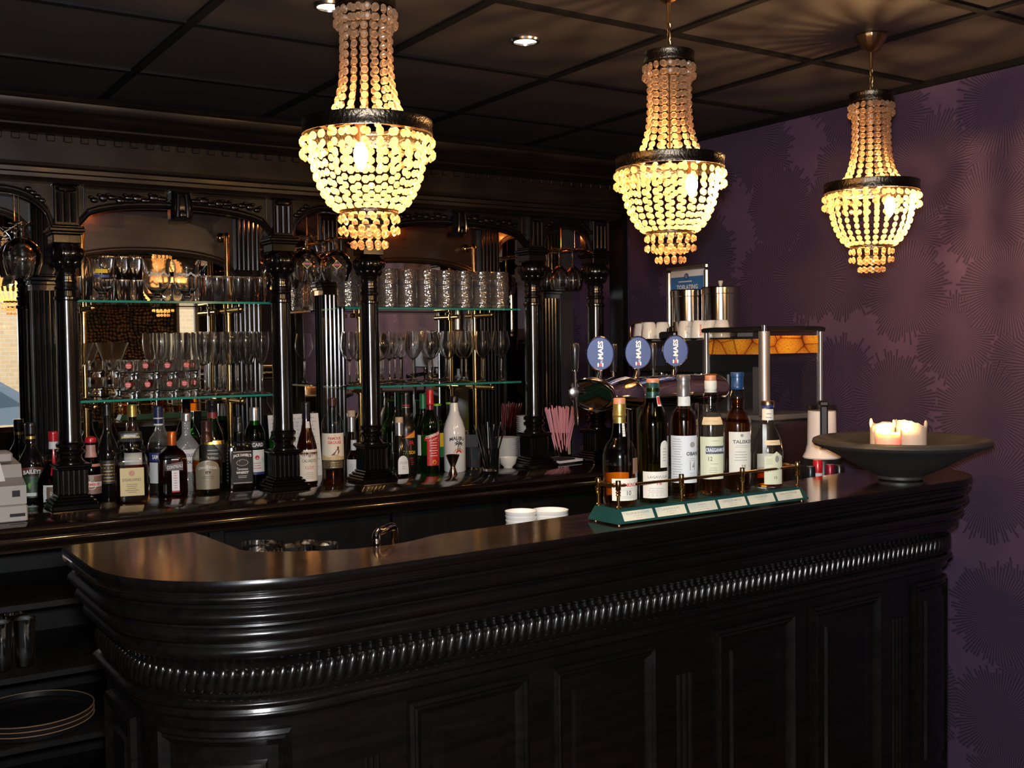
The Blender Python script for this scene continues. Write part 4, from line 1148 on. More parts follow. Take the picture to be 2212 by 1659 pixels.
bottle('whisky_bottle', 'short bulbous whisky bottle with pale yellow label, rightmost on the green stand', onstand(0.860), pr, GLASSB, DEEPAMBER, 0.050,
       caps=[('cap', [(0.0150, 0.210), (0.0165, 0.211), (0.0165, 0.217), (0.0155, 0.2175)], INKNAVY), ('stopper', cylcap(0.2178, 0.2280, 0.0175, ring=False), OLDBRASS)],
       labels=[('p', 'label', 0.012, 0.086, -14, 64, PAPERY, [('t', 'Dalwhinnie', 28, 0.052, 0.044, INKGREY, 0.12, 0, 0.010), ('t', '15', 30, 0.030, 0.008, INK, 0, 0, 0.007), ('m', 'stag_emblem', disc_mb(0.006, 0.009), 36, 0.078, INKGREY), ('f', 6, 0.078, 0.02, 4, 0.004)], lambda x: 0.012*max(0, 1-abs(x-0.25)*1.6)),
               ('p', 'back_label', 0.020, 0.085, 140, 225, PAPER, []),
               ('p', 'neck_label', 0.178, 0.207, -70, 70, PAPER, [('f', 10, 0.195, 0.018, 2, 0.010)]),
               ('p', 'shoulder_label', 0.114, 0.127, -12, 62, pmat('gold_cream_paper', (0.74, 0.56, 0.33), 0.6), [('f', 24, 0.121, 0.026, 1, 0.005)])], group=SG, rz=VIEW)

# ---- bottles on the back bar worktop
BG = 'spirit bottles on the back bar worktop'
Z0 = ZB + 0.0004
def cb(name, label, x, y, prof, glass, **kw):
    return bottle(name, label, (x, y, Z0), prof, glass, rz=kw.pop('rz', VIEW), group=BG, **kw)
# cream liqueur
pr = bprof(0.046, 0.282, 0.13, 0.0155, 0.215, neck=[(0.0155, 0.25)])
cb('liqueur_bottle', 'dark cream liqueur bottle with arched brown name band, behind the receipt printer', 0.676, 4.192, pr, BLACKGLASS,
   caps=[('cap', cylcap(0.245, 0.284, 0.0175), BLACKPL), ('neck_band', [(0.0163, 0.226), (0.0163, 0.236)], GOLDCAP)],
   labels=[('p', 'label', 0.018, 0.118, -55, 60, pmat('green_scene_paper', (0.02, 0.05, 0.02), 0.4), [('m', 'green_field', disc_mb(0.022, 0.018), 10, 0.062, pmat('bright_green_ink', (0.10, 0.28, 0.03), 0.5)), ('p', 'pale_strip', 0.024, 0.036, -50, 55, PAPERG)], lambda x: -0.010*x*x),
           ('p', 'name_band', 0.095, 0.128, -55, 60, pmat('red_brown_paper', (0.13, 0.035, 0.02), 0.4), [('t', '*BAILEYS', 2, 0.112, 0.060, INKWHITE, 0, -4.0, 0.015)], lambda x: -0.006*x*x)])
# orange liqueur with ribbon and seal
pr = [(0, 0), (0.048, 0), (0.058, 0.006), (0.060, 0.04), (0.058, 0.08), (0.050, 0.105), (0.034, 0.13), (0.0225, 0.15), (0.0165, 0.175), (0.0150, 0.21), (0.0150, 0.222)]
cb('liqueur_bottle', 'round amber liqueur bottle with red ribbon, half hidden by the leftmost column pedestal', 0.731, 4.078, pr, GLASSB, liquid=REDBROWN, level=0.15,
   caps=[('cap', cylcap(0.222, 0.257, 0.0165), REDCAP)],
   labels=[('p', 'neck_label', 0.195, 0.221, -80, 80, PAPERG, []), ('p', 'ribbon', 0.105, 0.194, -14, 14, REDCAP, [], lambda x: 0.0), ('m2', 'x') if False else ('p', 'seal', 0.092, 0.116, -2, 20, REDCAP, []),
           ('p', 'label', 0.012, 0.072, -38, 48, PAPERG, [('p', 'brown_field', 0.020, 0.066, -26, 48, pmat('brown_paper', (0.16, 0.09, 0.05), 0.5)), ('t', 'Grand Marnier', 14, 0.043, 0.060, INKWHITE, 0, 0, 0.013)])])
pr = [(0, 0), (0.028, 0), (0.032, 0.006), (0.0335, 0.03), (0.0350, 0.105), (0.034, 0.125), (0.026, 0.15), (0.018, 0.165), (0.0165, 0.175), (0.0160, 0.212)]
cb('liqueur_bottle', 'brown liqueur bottle with bright red domed cap, just right of the leftmost column', 0.850, 4.047, pr, BROWNGLASS,
   caps=[('cap', [(0, 0.208), (0.0195, 0.212), (0.0205, 0.220), (0.018, 0.229), (0.009, 0.234), (0, 0.235)], REDCAP)],
   labels=[('p', 'neck_label', 0.160, 0.204, -75, 75, pmat('rosy_paper', (0.42, 0.24, 0.20), 0.45), [('p', 'red_stripe', 0.160, 0.178, -6, 12, REDCAP)]),
           ('p', 'shoulder_band', 0.128, 0.137, -65, 65, pmat('copper_paper', (0.42, 0.20, 0.12), 0.4), []),
           ('p', 'label', 0.030, 0.098, -80, 80, pmat('brown_rose_paper', (0.22, 0.13, 0.10), 0.45), [('p', 'white_band', 0.056, 0.073, -72, 72, PAPERG), ('m', 'white_shield', disc_mb(0.017, 0.016), 0, 0.062, PAPERG), ('t', '*DRAMBUIE', 0, 0.0645, 0.058, INKRED, 0, 0, 0.0105), ('m', 'thistle', disc_mb(0.008, 0.009), 0, 0.088, INKGREY), ('p', 'pink_edge', 0.094, 0.0985, -80, 80, pmat('pink_ink', (0.55, 0.28, 0.25), 0.5))])])
pr = bprof(0.041, 0.335, 0.15, 0.0150, 0.255)
cb('liqueur_bottle', 'tall dark brown liqueur bottle with black cap behind the red capped bottle', 0.935, 4.165, pr, BLACKGLASS,
   caps=[('cap', cylcap(0.30, 0.345, 0.0172), BLACKPL)], labels=[('p', 'label', 0.05, 0.135, -60, 60, pmat('dark_label', (0.03, 0.02, 0.015), 0.4), [('f', 0, 0.12, 0.05, 6, 0.012, INKGOLD)])])
# square amaretto bottle with big square cap
pr = [(0, 0, .9), (0.050, 0, .9), (0.055, 0.006, .9), (0.056, 0.02, .9), (0.056, 0.145, .9), (0.055, 0.158, .8), (0.048, 0.172, .6), (0.030, 0.183, .3), (0.017, 0.190, 0), (0.0150, 0.198, 0), (0.0150, 0.218, 0)]
am = cb('liqueur_bottle', 'square amaretto bottle with wide square black cap and dull gold label', 0.968, 3.965, pr, GLASSB, liquid=REDBROWN, level=0.135, rz=-0.20,
   caps=[], labels=[('p', 'label', 0.026, 0.125, -35, 36, GOLDP, [('t', 'DISARONNO', 0, 0.083, 0.056, INK, 0, 0, 0.010), ('m', 'round_crest', disc_mb(0.010, 0.010), 0, 0.106, pmat('copper_seal', (0.45, 0.20, 0.12), 0.4)), ('f', 0, 0.067, 0.045, 5, 0.007, INK)])])
MB().lathe([(0, 0.216, .95), (0.036, 0.216, .95), (0.0375, 0.219, .95), (0.0375, 0.246, .95), (0.036, 0.249, .95), (0, 0.249, .95)], 32).build('square_cap', BLACKPL, am, sharp=0.5)
ct = text_mb('DISARONNO', 0.060, 0.006).move(TR(0, -0.0382, 0.232) @ FACE_FRONT).build('lettering', INKGOLD, am, smooth=False)
pr = bprof(0.040, 0.30, 0.17, 0.0165, 0.26, neck=[(0.0150, 0.275)])
cb('spirit_bottle', 'clear spirit bottle with gold cap standing behind the square amaretto bottle', 1.020, 4.14, pr, GLASSB, liquid=CLEARLIQ, level=0.17,
   caps=[('cap', cylcap(0.292, 0.338, 0.0178), GOLDCAP)], labels=[('p', 'label', 0.08, 0.16, -50, 50, PAPERG, [])])
pr = bprof(0.036, 0.29, 0.185, 0.0160, 0.245)
cb('spirit_bottle', 'clear aniseed bottle with navy and white capsule and a blue name band', 1.112, 4.13, pr, GLASSB, liquid=CLEARLIQ, level=0.17,
   caps=[('cap', cylcap(0.285, 0.328, 0.0176), NAVYCAP), ('capsule_band', [(0.0172, 0.262), (0.0172, 0.284)], NAVYCAP), ('capsule_ring', [(0.0174, 0.281), (0.0174, 0.286)], PAPERW), ('capsule_foot', [(0.0172, 0.256), (0.0172, 0.262)], PAPERW)],
   labels=[('p', 'label', 0.04, 0.118, -70, 70, PAPERG, []), ('p', 'name_band', 0.122, 0.155, -75, 75, INKNAVY, [('t', '*SAMBUCA', 4, 0.139, 0.056, INKWHITE, 0, 0, 0.017)])])
# square orange liqueur bottle
pr = [(0, 0, .85), (0.045, 0, .85), (0.051, 0.006, .85), (0.052, 0.02, .85), (0.051, 0.135, .85), (0.048, 0.152, .7), (0.038, 0.167, .4), (0.023, 0.178, .1), (0.0165, 0.187, 0), (0.0155, 0.20, 0)]
cb('liqueur_bottle', 'square dark amber orange liqueur bottle with copper orange neck and white strip label', 1.130, 4.02, pr, BROWNGLASS, rz=-0.22,
   caps=[('capsule', [(0.0165, 0.186), (0.0170, 0.194), (0.0165, 0.215), (0.0160, 0.236), (0.0150, 0.238), (0, 0.238)], ORANGECAP)],
   labels=[('p', 'label_strip', 0.024, 0.140, -6, 22, PAPERW, [('f', 8, 0.088, 0.014, 7, 0.009, INKRED)]), ('p', 'red_foot', 0.018, 0.024, -6, 22, REDCAP, []),
           ('p', 'name_band', 0.098, 0.120, -24, 34, pmat('charcoal_red_band', (0.07, 0.03, 0.03), 0.4), [('t', 'COINTREAU', 5, 0.112, 0.050, INKWHITE, 0.12, 0, 0.012)], lambda x: 0.010*(x+1)/2)])
pr = bprof(0.046, 0.265, 0.165, 0.0165, 0.222, neck=[(0.0160, 0.25)])
cb('spirit_bottle', 'frosted vodka bottle with silver cap and cut diamond shoulder', 1.220, 4.14, pr, cut_glass('frosted_glass', (0.93, 0.95, 0.95), 1.45, 0.35, 0.7, 150, 0.28, 0.14),
   caps=[('cap', cylcap(0.267, 0.296, 0.0178), SILVERCAP)],
   labels=[('p', 'label', 0.075, 0.160, -75, 75, PAPERG, [('t', '*ABSOLUT', 6, 0.138, 0.052, INKNAVY, 0, 0, 0.013), ('t', '*VODKA', 6, 0.112, 0.040, INKNAVY, 0, 0, 0.013)])])
# pear-shaped scotch
pr = [(0, 0), (0.046, 0), (0.052, 0.006), (0.054, 0.04), (0.0555, 0.10), (0.054, 0.135), (0.045, 0.16), (0.030, 0.178), (0.0195, 0.190), (0.0165, 0.203), (0.0160, 0.22)]
cb('whisky_bottle', 'round shouldered scotch bottle with dark brown capsule and grey gold arched label', 1.256, 4.005, pr, GLASSB, liquid=AMBER, level=0.128,
   caps=[('capsule', [(0.0225, 0.195), (0.0215, 0.203), (0.0185, 0.212), (0.0175, 0.228), (0.0190, 0.231), (0.0175, 0.235), (0.0185, 0.25), (0.0195, 0.270), (0.017, 0.272), (0, 0.272)], BROWNCAP)],
   labels=[('p', 'label', 0.020, 0.128, -50, 52, pmat('grey_gold_paper', (0.30, 0.26, 0.18), 0.4, 0.3), [('t', 'CHIVAS REGAL', 2, 0.102, 0.072, INKWHITE, 0, -3.0, 0.010), ('m', 'age_badge', disc_mb(0.010, 0.006), 2, 0.083, INK), ('t', '12', 2, 0.083, 0.008, INKWHITE, 0, 0, 0.007), ('f', 2, 0.068, 0.055, 2, 0.006, INK), ('f', 2, 0.05, 0.03, 1, 0.006, INKRED), ('m', 'crest', disc_mb(0.006, 0.007), 2, 0.117, INKGREY)], lambda x: -0.035*(1-math.sqrt(max(0, 1-x*x))))])
pr = [(0, 0, .2), (0.040, 0, .2), (0.045, 0.006, .2), (0.046, 0.16, .2), (0.044, 0.185, .15), (0.034, 0.225, 0), (0.022, 0.255, 0), (0.0165, 0.275, 0), (0.0155, 0.31, 0)]
cb('whisky_bottle', 'green malt whisky bottle with dark cap, behind the round scotch bottle', 1.325, 4.15, pr, GREENGLASS,
   caps=[('cap', cylcap(0.285, 0.342, 0.0175), BLACKPL), ('red_neck_label', [(0.0180, 0.272), (0.0178, 0.295)], pmat('dark_red_foil', (0.20, 0.02, 0.02), 0.4))],
   labels=[('p', 'label', 0.10, 0.19, -60, 60, pmat('black_gold_label', (0.025, 0.02, 0.015), 0.4), [('p', 'gold_arch', 0.172, 0.186, -60, 60, GOLDCAP), ('f', 0, 0.15, 0.05, 2, 0.014, INKWHITE)], lambda x: -0.012*x*x)])
# square Tennessee whiskey
pr = [(0, 0, .8), (0.045, 0, .8), (0.0475, 0.006, .8), (0.0480, 0.02, .8), (0.0475, 0.160, .8), (0.045, 0.175, .7), (0.034, 0.193, .4), (0.022, 0.204, .1), (0.0175, 0.212, 0), (0.0175, 0.235, 0), (0.0165, 0.25, 0)]
cb('whiskey_bottle', 'square whiskey bottle with black label and black cap', 1.398, 4.062, pr, GLASSB, liquid=REDBROWN, level=0.170, rz=-0.12,
   caps=[('cap', cylcap(0.252, 0.278, 0.0165), BLACKPL), ('capsule', [(0.0178, 0.222), (0.0178, 0.250), (0.0168, 0.254)], BLACKPL)],
   labels=[('p', 'label', 0.022, 0.150, -40, 42, pmat('black_label', (0.01, 0.01, 0.01), 0.65), [('t', "*JACK DANIEL'S", 2, 0.132, 0.060, INKWHITE, 0, -3.5, 0.014), ('m', 'number_oval', disc_mb(0.021, 0.013), 2, 0.104, INKGREY), ('m', 'number_oval_inner', disc_mb(0.019, 0.011), 2, 0.1041, INK), ('t', '7', 2, 0.104, 0.009, INKWHITE, 0, 0, 0.016), ('t', 'Tennessee', 2, 0.080, 0.040, INKWHITE, 0, 0, 0.010), ('t', '*WHISKEY', 2, 0.066, 0.044, INKWHITE, 0, 0, 0.010), ('f', 2, 0.053, 0.04, 2, 0.006, INKWHITE), ('p', 'white_frame', 0.145, 0.1465, -34, 38, INKWHITE), ('p', 'white_frame', 0.026, 0.0275, -34, 38, INKWHITE)]),
           ('p', 'side_label', 0.022, 0.150, -84, -50, pmat('black_side_label', (0.012, 0.012, 0.012), 0.35), [('f', -67, 0.14, 0.02, 9, 0.013, INKWHITE)])])
pr = bprof(0.040, 0.30, 0.20, 0.0150, 0.272)
cb('aperitif_bottle', 'dark olive aniseed aperitif bottle with silver capsule behind the square whiskey', 1.485, 4.125, pr, DARKGREEN,
   caps=[('capsule', [(0.0185, 0.238), (0.0178, 0.268), (0.0178, 0.304), (0.0165, 0.308), (0, 0.308)], SILVERCAP)],
   labels=[('p', 'name_band', 0.148, 0.176, -70, 70, INK, [('t', '*RICARD', 8, 0.162, 0.060, INKWHITE, 0, 0, 0.015)]), ('p', 'label', 0.045, 0.142, -55, 60, PAPERG, [('m', 'red_disc', disc_mb(0.009), 12, 0.112, INKRED), ('f', 12, 0.09, 0.04, 3, 0.010, INKRED), ('p', 'blue_foot', 0.045, 0.055, -55, 60, INKNAVY)])])
pr = bprof(0.036, 0.30, 0.15, 0.0145, 0.235)
cb('spirit_bottle', 'slim green bottle half hidden behind the second column pedestal', 1.585, 4.14, pr, GREENGLASS, caps=[('cap', cylcap(0.278, 0.322, 0.0165), ORANGECAP)])
pr = [(0, 0), (0.036, 0), (0.0400, 0.005), (0.0405, 0.13), (0.039, 0.15), (0.031, 0.185), (0.0215, 0.215), (0.0165, 0.245), (0.0150, 0.28), (0.0150, 0.30)]
cb('brandy_bottle', 'dark apple brandy bottle with cream label, right of the second column', 1.648, 3.990, pr, BROWNGLASS,
   caps=[('cap', cylcap(0.295, 0.327, 0.0168), BLACKPL), ('neck_foil', [(0.0168, 0.262), (0.0160, 0.28), (0.0160, 0.296)], pmat('black_foil', (0.01, 0.008, 0.012), 0.3, 0.3))],
   labels=[('p', 'label', 0.018, 0.142, -60, 80, PAPER, [('t', 'CALVADOS', 14, 0.099, 0.058, INK, 0, 0, 0.012), ('t', 'V.S.O.P.', 14, 0.072, 0.036, INKRED, 0, 0, 0.013), ('m', 'flourish', disc_mb(0.006, 0.010), 14, 0.122, INKGREY), ('f', 14, 0.052, 0.04, 4, 0.007, INKGREY)]), ('p', 'neck_oval', 0.226, 0.252, -8, 45, PAPERG, [])])
pr = [(0, 0), (0.040, 0), (0.0430, 0.005), (0.0435, 0.06), (0.0425, 0.235), (0.0415, 0.248), (0.032, 0.270), (0.021, 0.285), (0.0165, 0.297), (0.0155, 0.315)]
cb('whisky_bottle', 'tall scotch bottle with a brown bird on its white label, nearly empty', 1.737, 3.940, pr, GLASSB, liquid=DEEPAMBER, level=0.062,
   caps=[('cap', cylcap(0.312, 0.342, 0.0165), BROWNCAP)],
   labels=[('p', 'label', 0.100, 0.205, -75, 75, PAPER, [('t', 'THE', 10, 0.196, 0.012, INKRED, 0, 0, 0.005), ('t', '*FAMOUS', 10, 0.185, 0.050, INKRED, 0, 0, 0.012), ('t', '*GROUSE', 10, 0.169, 0.054, INKRED, 0, 0, 0.012),
            ('m', 'bird_body', poly_mb([(-0.020, -0.014), (-0.010, -0.006), (0.000, 0.004), (0.006, 0.012), (0.006, 0.020), (0.010, 0.022), (0.014, 0.019), (0.013, 0.012), (0.016, 0.002), (0.012, -0.008), (0.004, -0.013), (-0.006, -0.013)]), 14, 0.132, pmat('grouse_brown', (0.16, 0.06, 0.03), 0.5)),
            ('p', 'golden_ground', 0.101, 0.116, -74, 74, pmat('golden_paper', (0.60, 0.44, 0.20), 0.5), lambda x: 0.004*math.sin(6*x))]),
           ('p', 'lower_label', 0.068, 0.098, -60, 60, pmat('dark_gold_label', (0.10, 0.07, 0.04), 0.45), [('f', 6, 0.09, 0.05, 3, 0.009, INKGOLD)])])
pr = [(0, 0), (0.026, 0), (0.0290, 0.004), (0.0300, 0.08), (0.028, 0.092), (0.018, 0.108), (0.0125, 0.118), (0.0120, 0.15)]
cb('liqueur_bottle', 'small dark bottle with white label and white neck, left of the third column', 1.880, 4.055, pr, BROWNGLASS, caps=[('cap', cylcap(0.145, 0.160, 0.0125, ring=False), PAPERG), ('neck_label', [(0.0130, 0.118), (0.0128, 0.146)], PAPERG)],
   labels=[('p', 'label', 0.008, 0.082, -75, 75, PAPERG, [('p', 'code_patch', 0.036, 0.062, 14, 52, INKGREY), ('f', -20, 0.06, 0.02, 4, 0.008)])])
pr = [(0, 0), (0.044, 0), (0.048, 0.005), (0.0485, 0.03), (0.045, 0.07), (0.035, 0.12), (0.024, 0.16), (0.0165, 0.182), (0.0160, 0.215)]
cb('spirit_bottle', 'clear bell shaped grappa bottle with pale cork and white tongue label', 2.062, 4.00, pr, GLASSB, liquid=CLEARLIQ, level=0.10,
   caps=[('stopper', cylcap(0.225, 0.248, 0.0170, ring=False), CORK), ('neck_foil', [(0.0172, 0.172), (0.0168, 0.205), (0.0168, 0.218), (0.0190, 0.219), (0.0190, 0.225), (0.0, 0.2255)], SILVERCAP)],
   labels=[('p', 'tongue_label', 0.015, 0.090, -8, 48, PAPERW, [('t', 'CELLINI', 20, 0.062, 0.032, INKGREY, 0, 0, 0.010), ('f', 20, 0.045, 0.02, 2, 0.008)], lambda x: -0.022*(1-math.sqrt(max(0, 1-x*x))))])
pr = [(0, 0), (0.034, 0), (0.038, 0.005), (0.0385, 0.05), (0.034, 0.10), (0.024, 0.17), (0.0165, 0.20), (0.0160, 0.235)]
cb('spirit_bottle', 'clear bottle with pale cork stopper behind the third column pedestal on its left', 1.925, 4.17, pr, GLASSB, liquid=CLEARLIQ, level=0.09,
   caps=[('stopper', cylcap(0.248, 0.275, 0.0170, ring=False), CORK), ('neck_foil', [(0.0172, 0.185), (0.0168, 0.22), (0.0168, 0.246), (0.0, 0.2465)], SILVERCAP)])
pr = bprof(0.041, 0.33, 0.185, 0.0155, 0.262)
cb('liqueur_bottle', 'matt black liqueur bottle with red palm tree and yellow lettering', 2.150, 4.105, pr, pmat('matt_black_glass', (0.008, 0.007, 0.007), 0.3),
   caps=[('cap', cylcap(0.298, 0.345, 0.0170), BLACKPL), ('red_ring', [(0.0166, 0.288), (0.0166, 0.292)], INKRED), ('gold_ring', [(0.0166, 0.280), (0.0166, 0.283)], INKGOLD)],
   labels=[('p', 'slanted_band', 0.152, 0.166, -22, 58, INKORANGE, [('t', 'TROPICAL', 18, 0.169, 0.040, INKRED, 0.32, 0, 0.008)], lambda x: 0.018*x) ,
           ('p', 'label', 0.03, 0.148, -40, 66, pmat('black_print', (0.009, 0.008, 0.008), 0.35), [('m', 'palm_tree', palm_mb(0.042), 24, 0.122, INKRED), ('t', '*PASSOA', 20, 0.090, 0.058, INKYELLOW, 0, 0, 0.015), ('f', 22, 0.066, 0.04, 4, 0.009, INKRED)])])
pr = bprof(0.030, 0.30, 0.18, 0.0140, 0.255)
for k, (x, lab) in enumerate(((2.195, 'slim green capped bottle behind the matt black liqueur bottle'), (2.285, 'slim green capped bottle behind the red capped green bottle'))):
    cb('spirit_bottle', lab, x, 4.20, pr, GLASSB, liquid=CLEARLIQ, level=0.14, caps=[('capsule', [(0.0160, 0.265), (0.0155, 0.29), (0.0155, 0.330), (0.0140, 0.332), (0, 0.332)], LIGHTGREENCAP)], labels=[('p', 'label', 0.06, 0.15, -60, 60, PAPERW, [])])
pr = [(0, 0), (0.036, 0), (0.0400, 0.005), (0.0405, 0.19), (0.0395, 0.215), (0.030, 0.245), (0.019, 0.262), (0.0155, 0.275), (0.0150, 0.31)]
cb('berry_gin_bottle', 'tall bright green bottle with red capsule and red name label', 2.226, 4.03, pr, GREENGLASS,
   caps=[('capsule', [(0.0165, 0.292), (0.0170, 0.297), (0.0160, 0.305), (0.0160, 0.352), (0.0150, 0.355), (0, 0.355)], REDCAP), ('neck_label', [(0.0164, 0.27), (0.0158, 0.29)], WINECAP)],
   labels=[('p', 'label', 0.035, 0.155, -22, 62, pmat('bright_red_label', (0.50, 0.02, 0.02), 0.4), [('f', 20, 0.132, 0.04, 6, 0.011, INKWHITE), ('m', 'orange_disc', disc_mb(0.010), 22, 0.050, INKORANGE)]),
           ('p', 'name_band', 0.140, 0.168, -40, 66, REDCAP, [('t', '*COEBERGH', 14, 0.163, 0.062, INKWHITE, 0.30, 0, 0.013), ('t', 'CLASSIC', 22, 0.147, 0.036, INKWHITE, 0.30, 0, 0.007), ('p', 'gold_edge', 0.1400, 0.1412, -40, 66, INKGOLD)], lambda x: 0.016*x)])
pr = bprof(0.038, 0.28, 0.17, 0.0140, 0.225)
LIMEGLASS = glass_mat('lime_green_liqueur', (0.30, 0.66, 0.08), (0.10, 0.34, 0.03), 1.5, 0.07, 1.2)
def pourer_bottle(x, y, lab):
    cb('liqueur_bottle', lab, x, y, pr, LIMEGLASS, caps=[('pourer', [(0.0, 0.281), (0.0150, 0.281), (0.0150, 0.250), (0.0150, 0.225)], BLACKPL), ('pourer_rim', [(0.0, 0.290), (0.0185, 0.290), (0.0190, 0.286), (0.0165, 0.281), (0, 0.281)], pmat('lime_plastic', (0.22, 0.50, 0.05), 0.4))],
       labels=[('p', 'label', 0.06, 0.165, -75, 75, INKYELLOW, [('p', 'green_half', 0.06, 0.105, -75, 75, LIGHTGREENCAP), ('t', 'PISANG', -30, 0.13, 0.030, INKRED, 0, 0, 0.012)])])
pourer_bottle(2.300, 4.10, 'lime green banana liqueur bottle between the green bottle and the white bottle')
pourer_bottle(2.405, 4.17, 'lime green banana liqueur bottle hidden behind the white coconut rum bottle')
pr = [(0, 0), (0.042, 0), (0.0470, 0.006), (0.0475, 0.16), (0.0465, 0.185), (0.036, 0.22), (0.025, 0.245), (0.0195, 0.265), (0.0165, 0.295), (0.0160, 0.297)]
cb('rum_bottle', 'white coconut rum bottle with palm tree and sunset picture', 2.330, 4.005, pr, pmat('white_glazed_bottle', (0.80, 0.79, 0.77), 0.14, coat=0.5),
   caps=[('cap', [(0.0160, 0.297), (0.0160, 0.302), (0.0185, 0.303), (0.0185, 0.322), (0.0170, 0.325), (0, 0.325)], BLACKPL)],
   labels=[('p', 'sunset_print', 0.084, 0.085, -20, -19, PAPERW, [('t', '*MALIBU', 14, 0.148, 0.066, INK, 0, -6.0, 0.015), ('m', 'palm_tree', palm_mb(0.046), 16, 0.118, INK), ('m', 'palm_tree', palm_mb(0.036), 26, 0.115, INK), ('m', 'half_sun', poly_mb([(0.022*math.cos(PI*k/14), 0.020*math.sin(PI*k/14)) for k in range(15)]), 22, 0.084, INKORANGE), ('m', 'red_sun', poly_mb([(0.013*math.cos(PI*k/14), 0.013*math.sin(PI*k/14)) for k in range(15)]), 22, 0.0842, INKRED), ('f', 22, 0.072, 0.05, 1, 0.004, INKGREY)])])
# double-ended spirit measure
t = thing('spirit_measure', 'copper coloured double ended spirit measure in front of the white bottle', 'measure', (2.262, 3.905, Z0))
MB().lathe([(0, 0.001), (0.019, 0.0), (0.0195, 0.002), (0.0105, 0.032), (0.0100, 0.036), (0.012, 0.042), (0.029, 0.084), (0.0300, 0.085), (0.0285, 0.084), (0.011, 0.045), (0, 0.043)], 28).build('cup', pmat('copper_steel', (0.62, 0.42, 0.30), 0.16, 1.0), t)

# menu sheet leaning in front of the mirror behind the second column
t = thing('paper_notice', 'white sheet of handwriting leaning on the mirror behind the brandy bottle', 'paper', (1.715, 4.255, Z0))
t.rotation_euler = (math.radians(-8), 0, 0)
o = MB().box(-0.112, 0.112, 0.0, 0.0015, 0.0, 0.265).build('sheet', PAPERG, t, smooth=False)
R = random.Random(4); m = MB()
for k in range(14):
    zz = 0.245-0.016*k
    x0 = -0.10
    while x0 < 0.09:
        w_ = R.uniform(0.006, 0.02); m.box(x0, x0+w_, -0.0006, -0.0002, zz, zz+0.0022); x0 += w_+0.006
m.build('handwriting', INKGREY, o, smooth=False)

# ------------------------------------------------------------------ brass posts and glass shelves of the back bar
ZL = {'left': (1.716, 1.360), 'right': (1.700, 1.376)}
def brass_post(x, label, zs):
    t = thing('brass_shelf_post', label, 'shelf post', (x, 4.215, ZB), group='brass shelf posts')
    top = 2.00-ZB
    MB().lathe([(0.020, 0.0005), (0.020, 0.006), (0.0105, 0.010), (0.0105, top-0.02), (0.0125, top-0.018), (0.0125, top-0.006), (0.009, top), (0, top+0.003)], 20).build('post', BRASS, t, sharp=0.6)
    w = MB().tube([(0, 0.0, top-0.012), (0, 0.075, top-0.012)], 0.008, 12)
    w.lathe([(0, 0.0), (0.016, 0.0), (0.019, 0.010), (0.016, 0.022), (0.0, 0.026)], 16, (0, 0, 0)) if False else None
    w.ball((0, 0.066, top-0.012), 0.020, 0.014, 0.020, 14, 10)
    w.build('wall_fixing', BRASS, t)
    for z in zs:
        h = z-0.004-0.0185-ZB
        c = MB().lathe([(0.0110, h-0.016), (0.0155, h-0.014), (0.0155, h+0.012), (0.0110, h+0.014)], 18)
        c.tube([(0, 0.07, h), (0, -0.15, h)], 0.011, 12)
        c.ball((0, -0.15, h), 0.0125, 0.008, 0.0125, 12, 8)
        for q in (-0.13, -0.05, 0.05): c.tube([(0, q, h+0.009), (0, q, h+0.0183)], 0.004, 8)
        c.build('bracket_arm', BRASS, t, sharp=0.8)
brass_post(0.872, 'brass shelf post beside the leftmost column, holding the left pair of shelves', ZL['left'])
brass_post(1.419, 'brass shelf post with ball fixing at the right end of the left pair of shelves', ZL['left'])
brass_post(1.990, 'brass shelf post close to the third column, holding the right pair of shelves', ZL['right'])
brass_post(2.567, 'brass shelf post with ball fixing at the right end of the right pair of shelves', ZL['right'])
def glass_shelf(x0, x1, z, label):
    t = thing('glass_shelf', label, 'glass shelf', (0, 0, 0), group='glass shelves of the back bar')
    MB().box(x0, x1, 4.022, 4.262, z-0.004, z+0.004).build('pane', SHELFGLASS, t, smooth=False)
    MB().box(x0, x1, 4.020, 4.0219, z-0.004, z+0.004).build('edge', SHELFEDGE, t, smooth=False)
SX = {'left': (0.805, 1.525), 'right': (1.838, 2.690)}
glass_shelf(*SX['left'], ZL['left'][0], 'upper glass shelf between the first and second columns, full of tumblers and goblets')
glass_shelf(*SX['left'], ZL['left'][1], 'lower glass shelf between the first and second columns, with martini glasses and flutes')
glass_shelf(*SX['right'], ZL['right'][0], 'upper glass shelf on the right, crowded with beer mugs')
glass_shelf(*SX['right'], ZL['right'][1], 'lower glass shelf on the right, lined with wine glasses')

# ------------------------------------------------------------------ glassware
def gl_lathe(outer, thick, n=28, solid_base=0.006):
    """closed wall: outer profile up, rim, inner profile down"""
    inn = [(max(r-thick, 0.0005), z) for r, z in reversed(outer) if z > solid_base+0.001 and r > 0]
    inn = [p for p in inn]
    return outer + inn + [(0, inn[-1][1])]
def stemmed(foot_r, stem_r, stem_h, bowl, thick=0.0012):
    """foot, stem and open bowl as one surface; bowl = [(r, z above stem top)]"""
    p = [(0, 0.0), (foot_r*0.97, 0.0), (foot_r, 0.0012), (foot_r*0.9, 0.0025), (foot_r*0.4, 0.006), (stem_r*1.6, 0.012), (stem_r, 0.02), (stem_r*0.9, stem_h*0.6), (stem_r*1.1, stem_h-0.006)]
    out = p + [(r, stem_h+z) for r, z in bowl]
    inn = [(max(r-thick, 0.0), stem_h+z) for r, z in reversed(bowl) if r > thick*2]
    return out + inn + [(0, stem_h+bowl[0][1]+0.004)]
ORD = ['first', 'second', 'third', 'fourth', 'fifth', 'sixth', 'seventh', 'eighth', 'ninth', 'tenth']
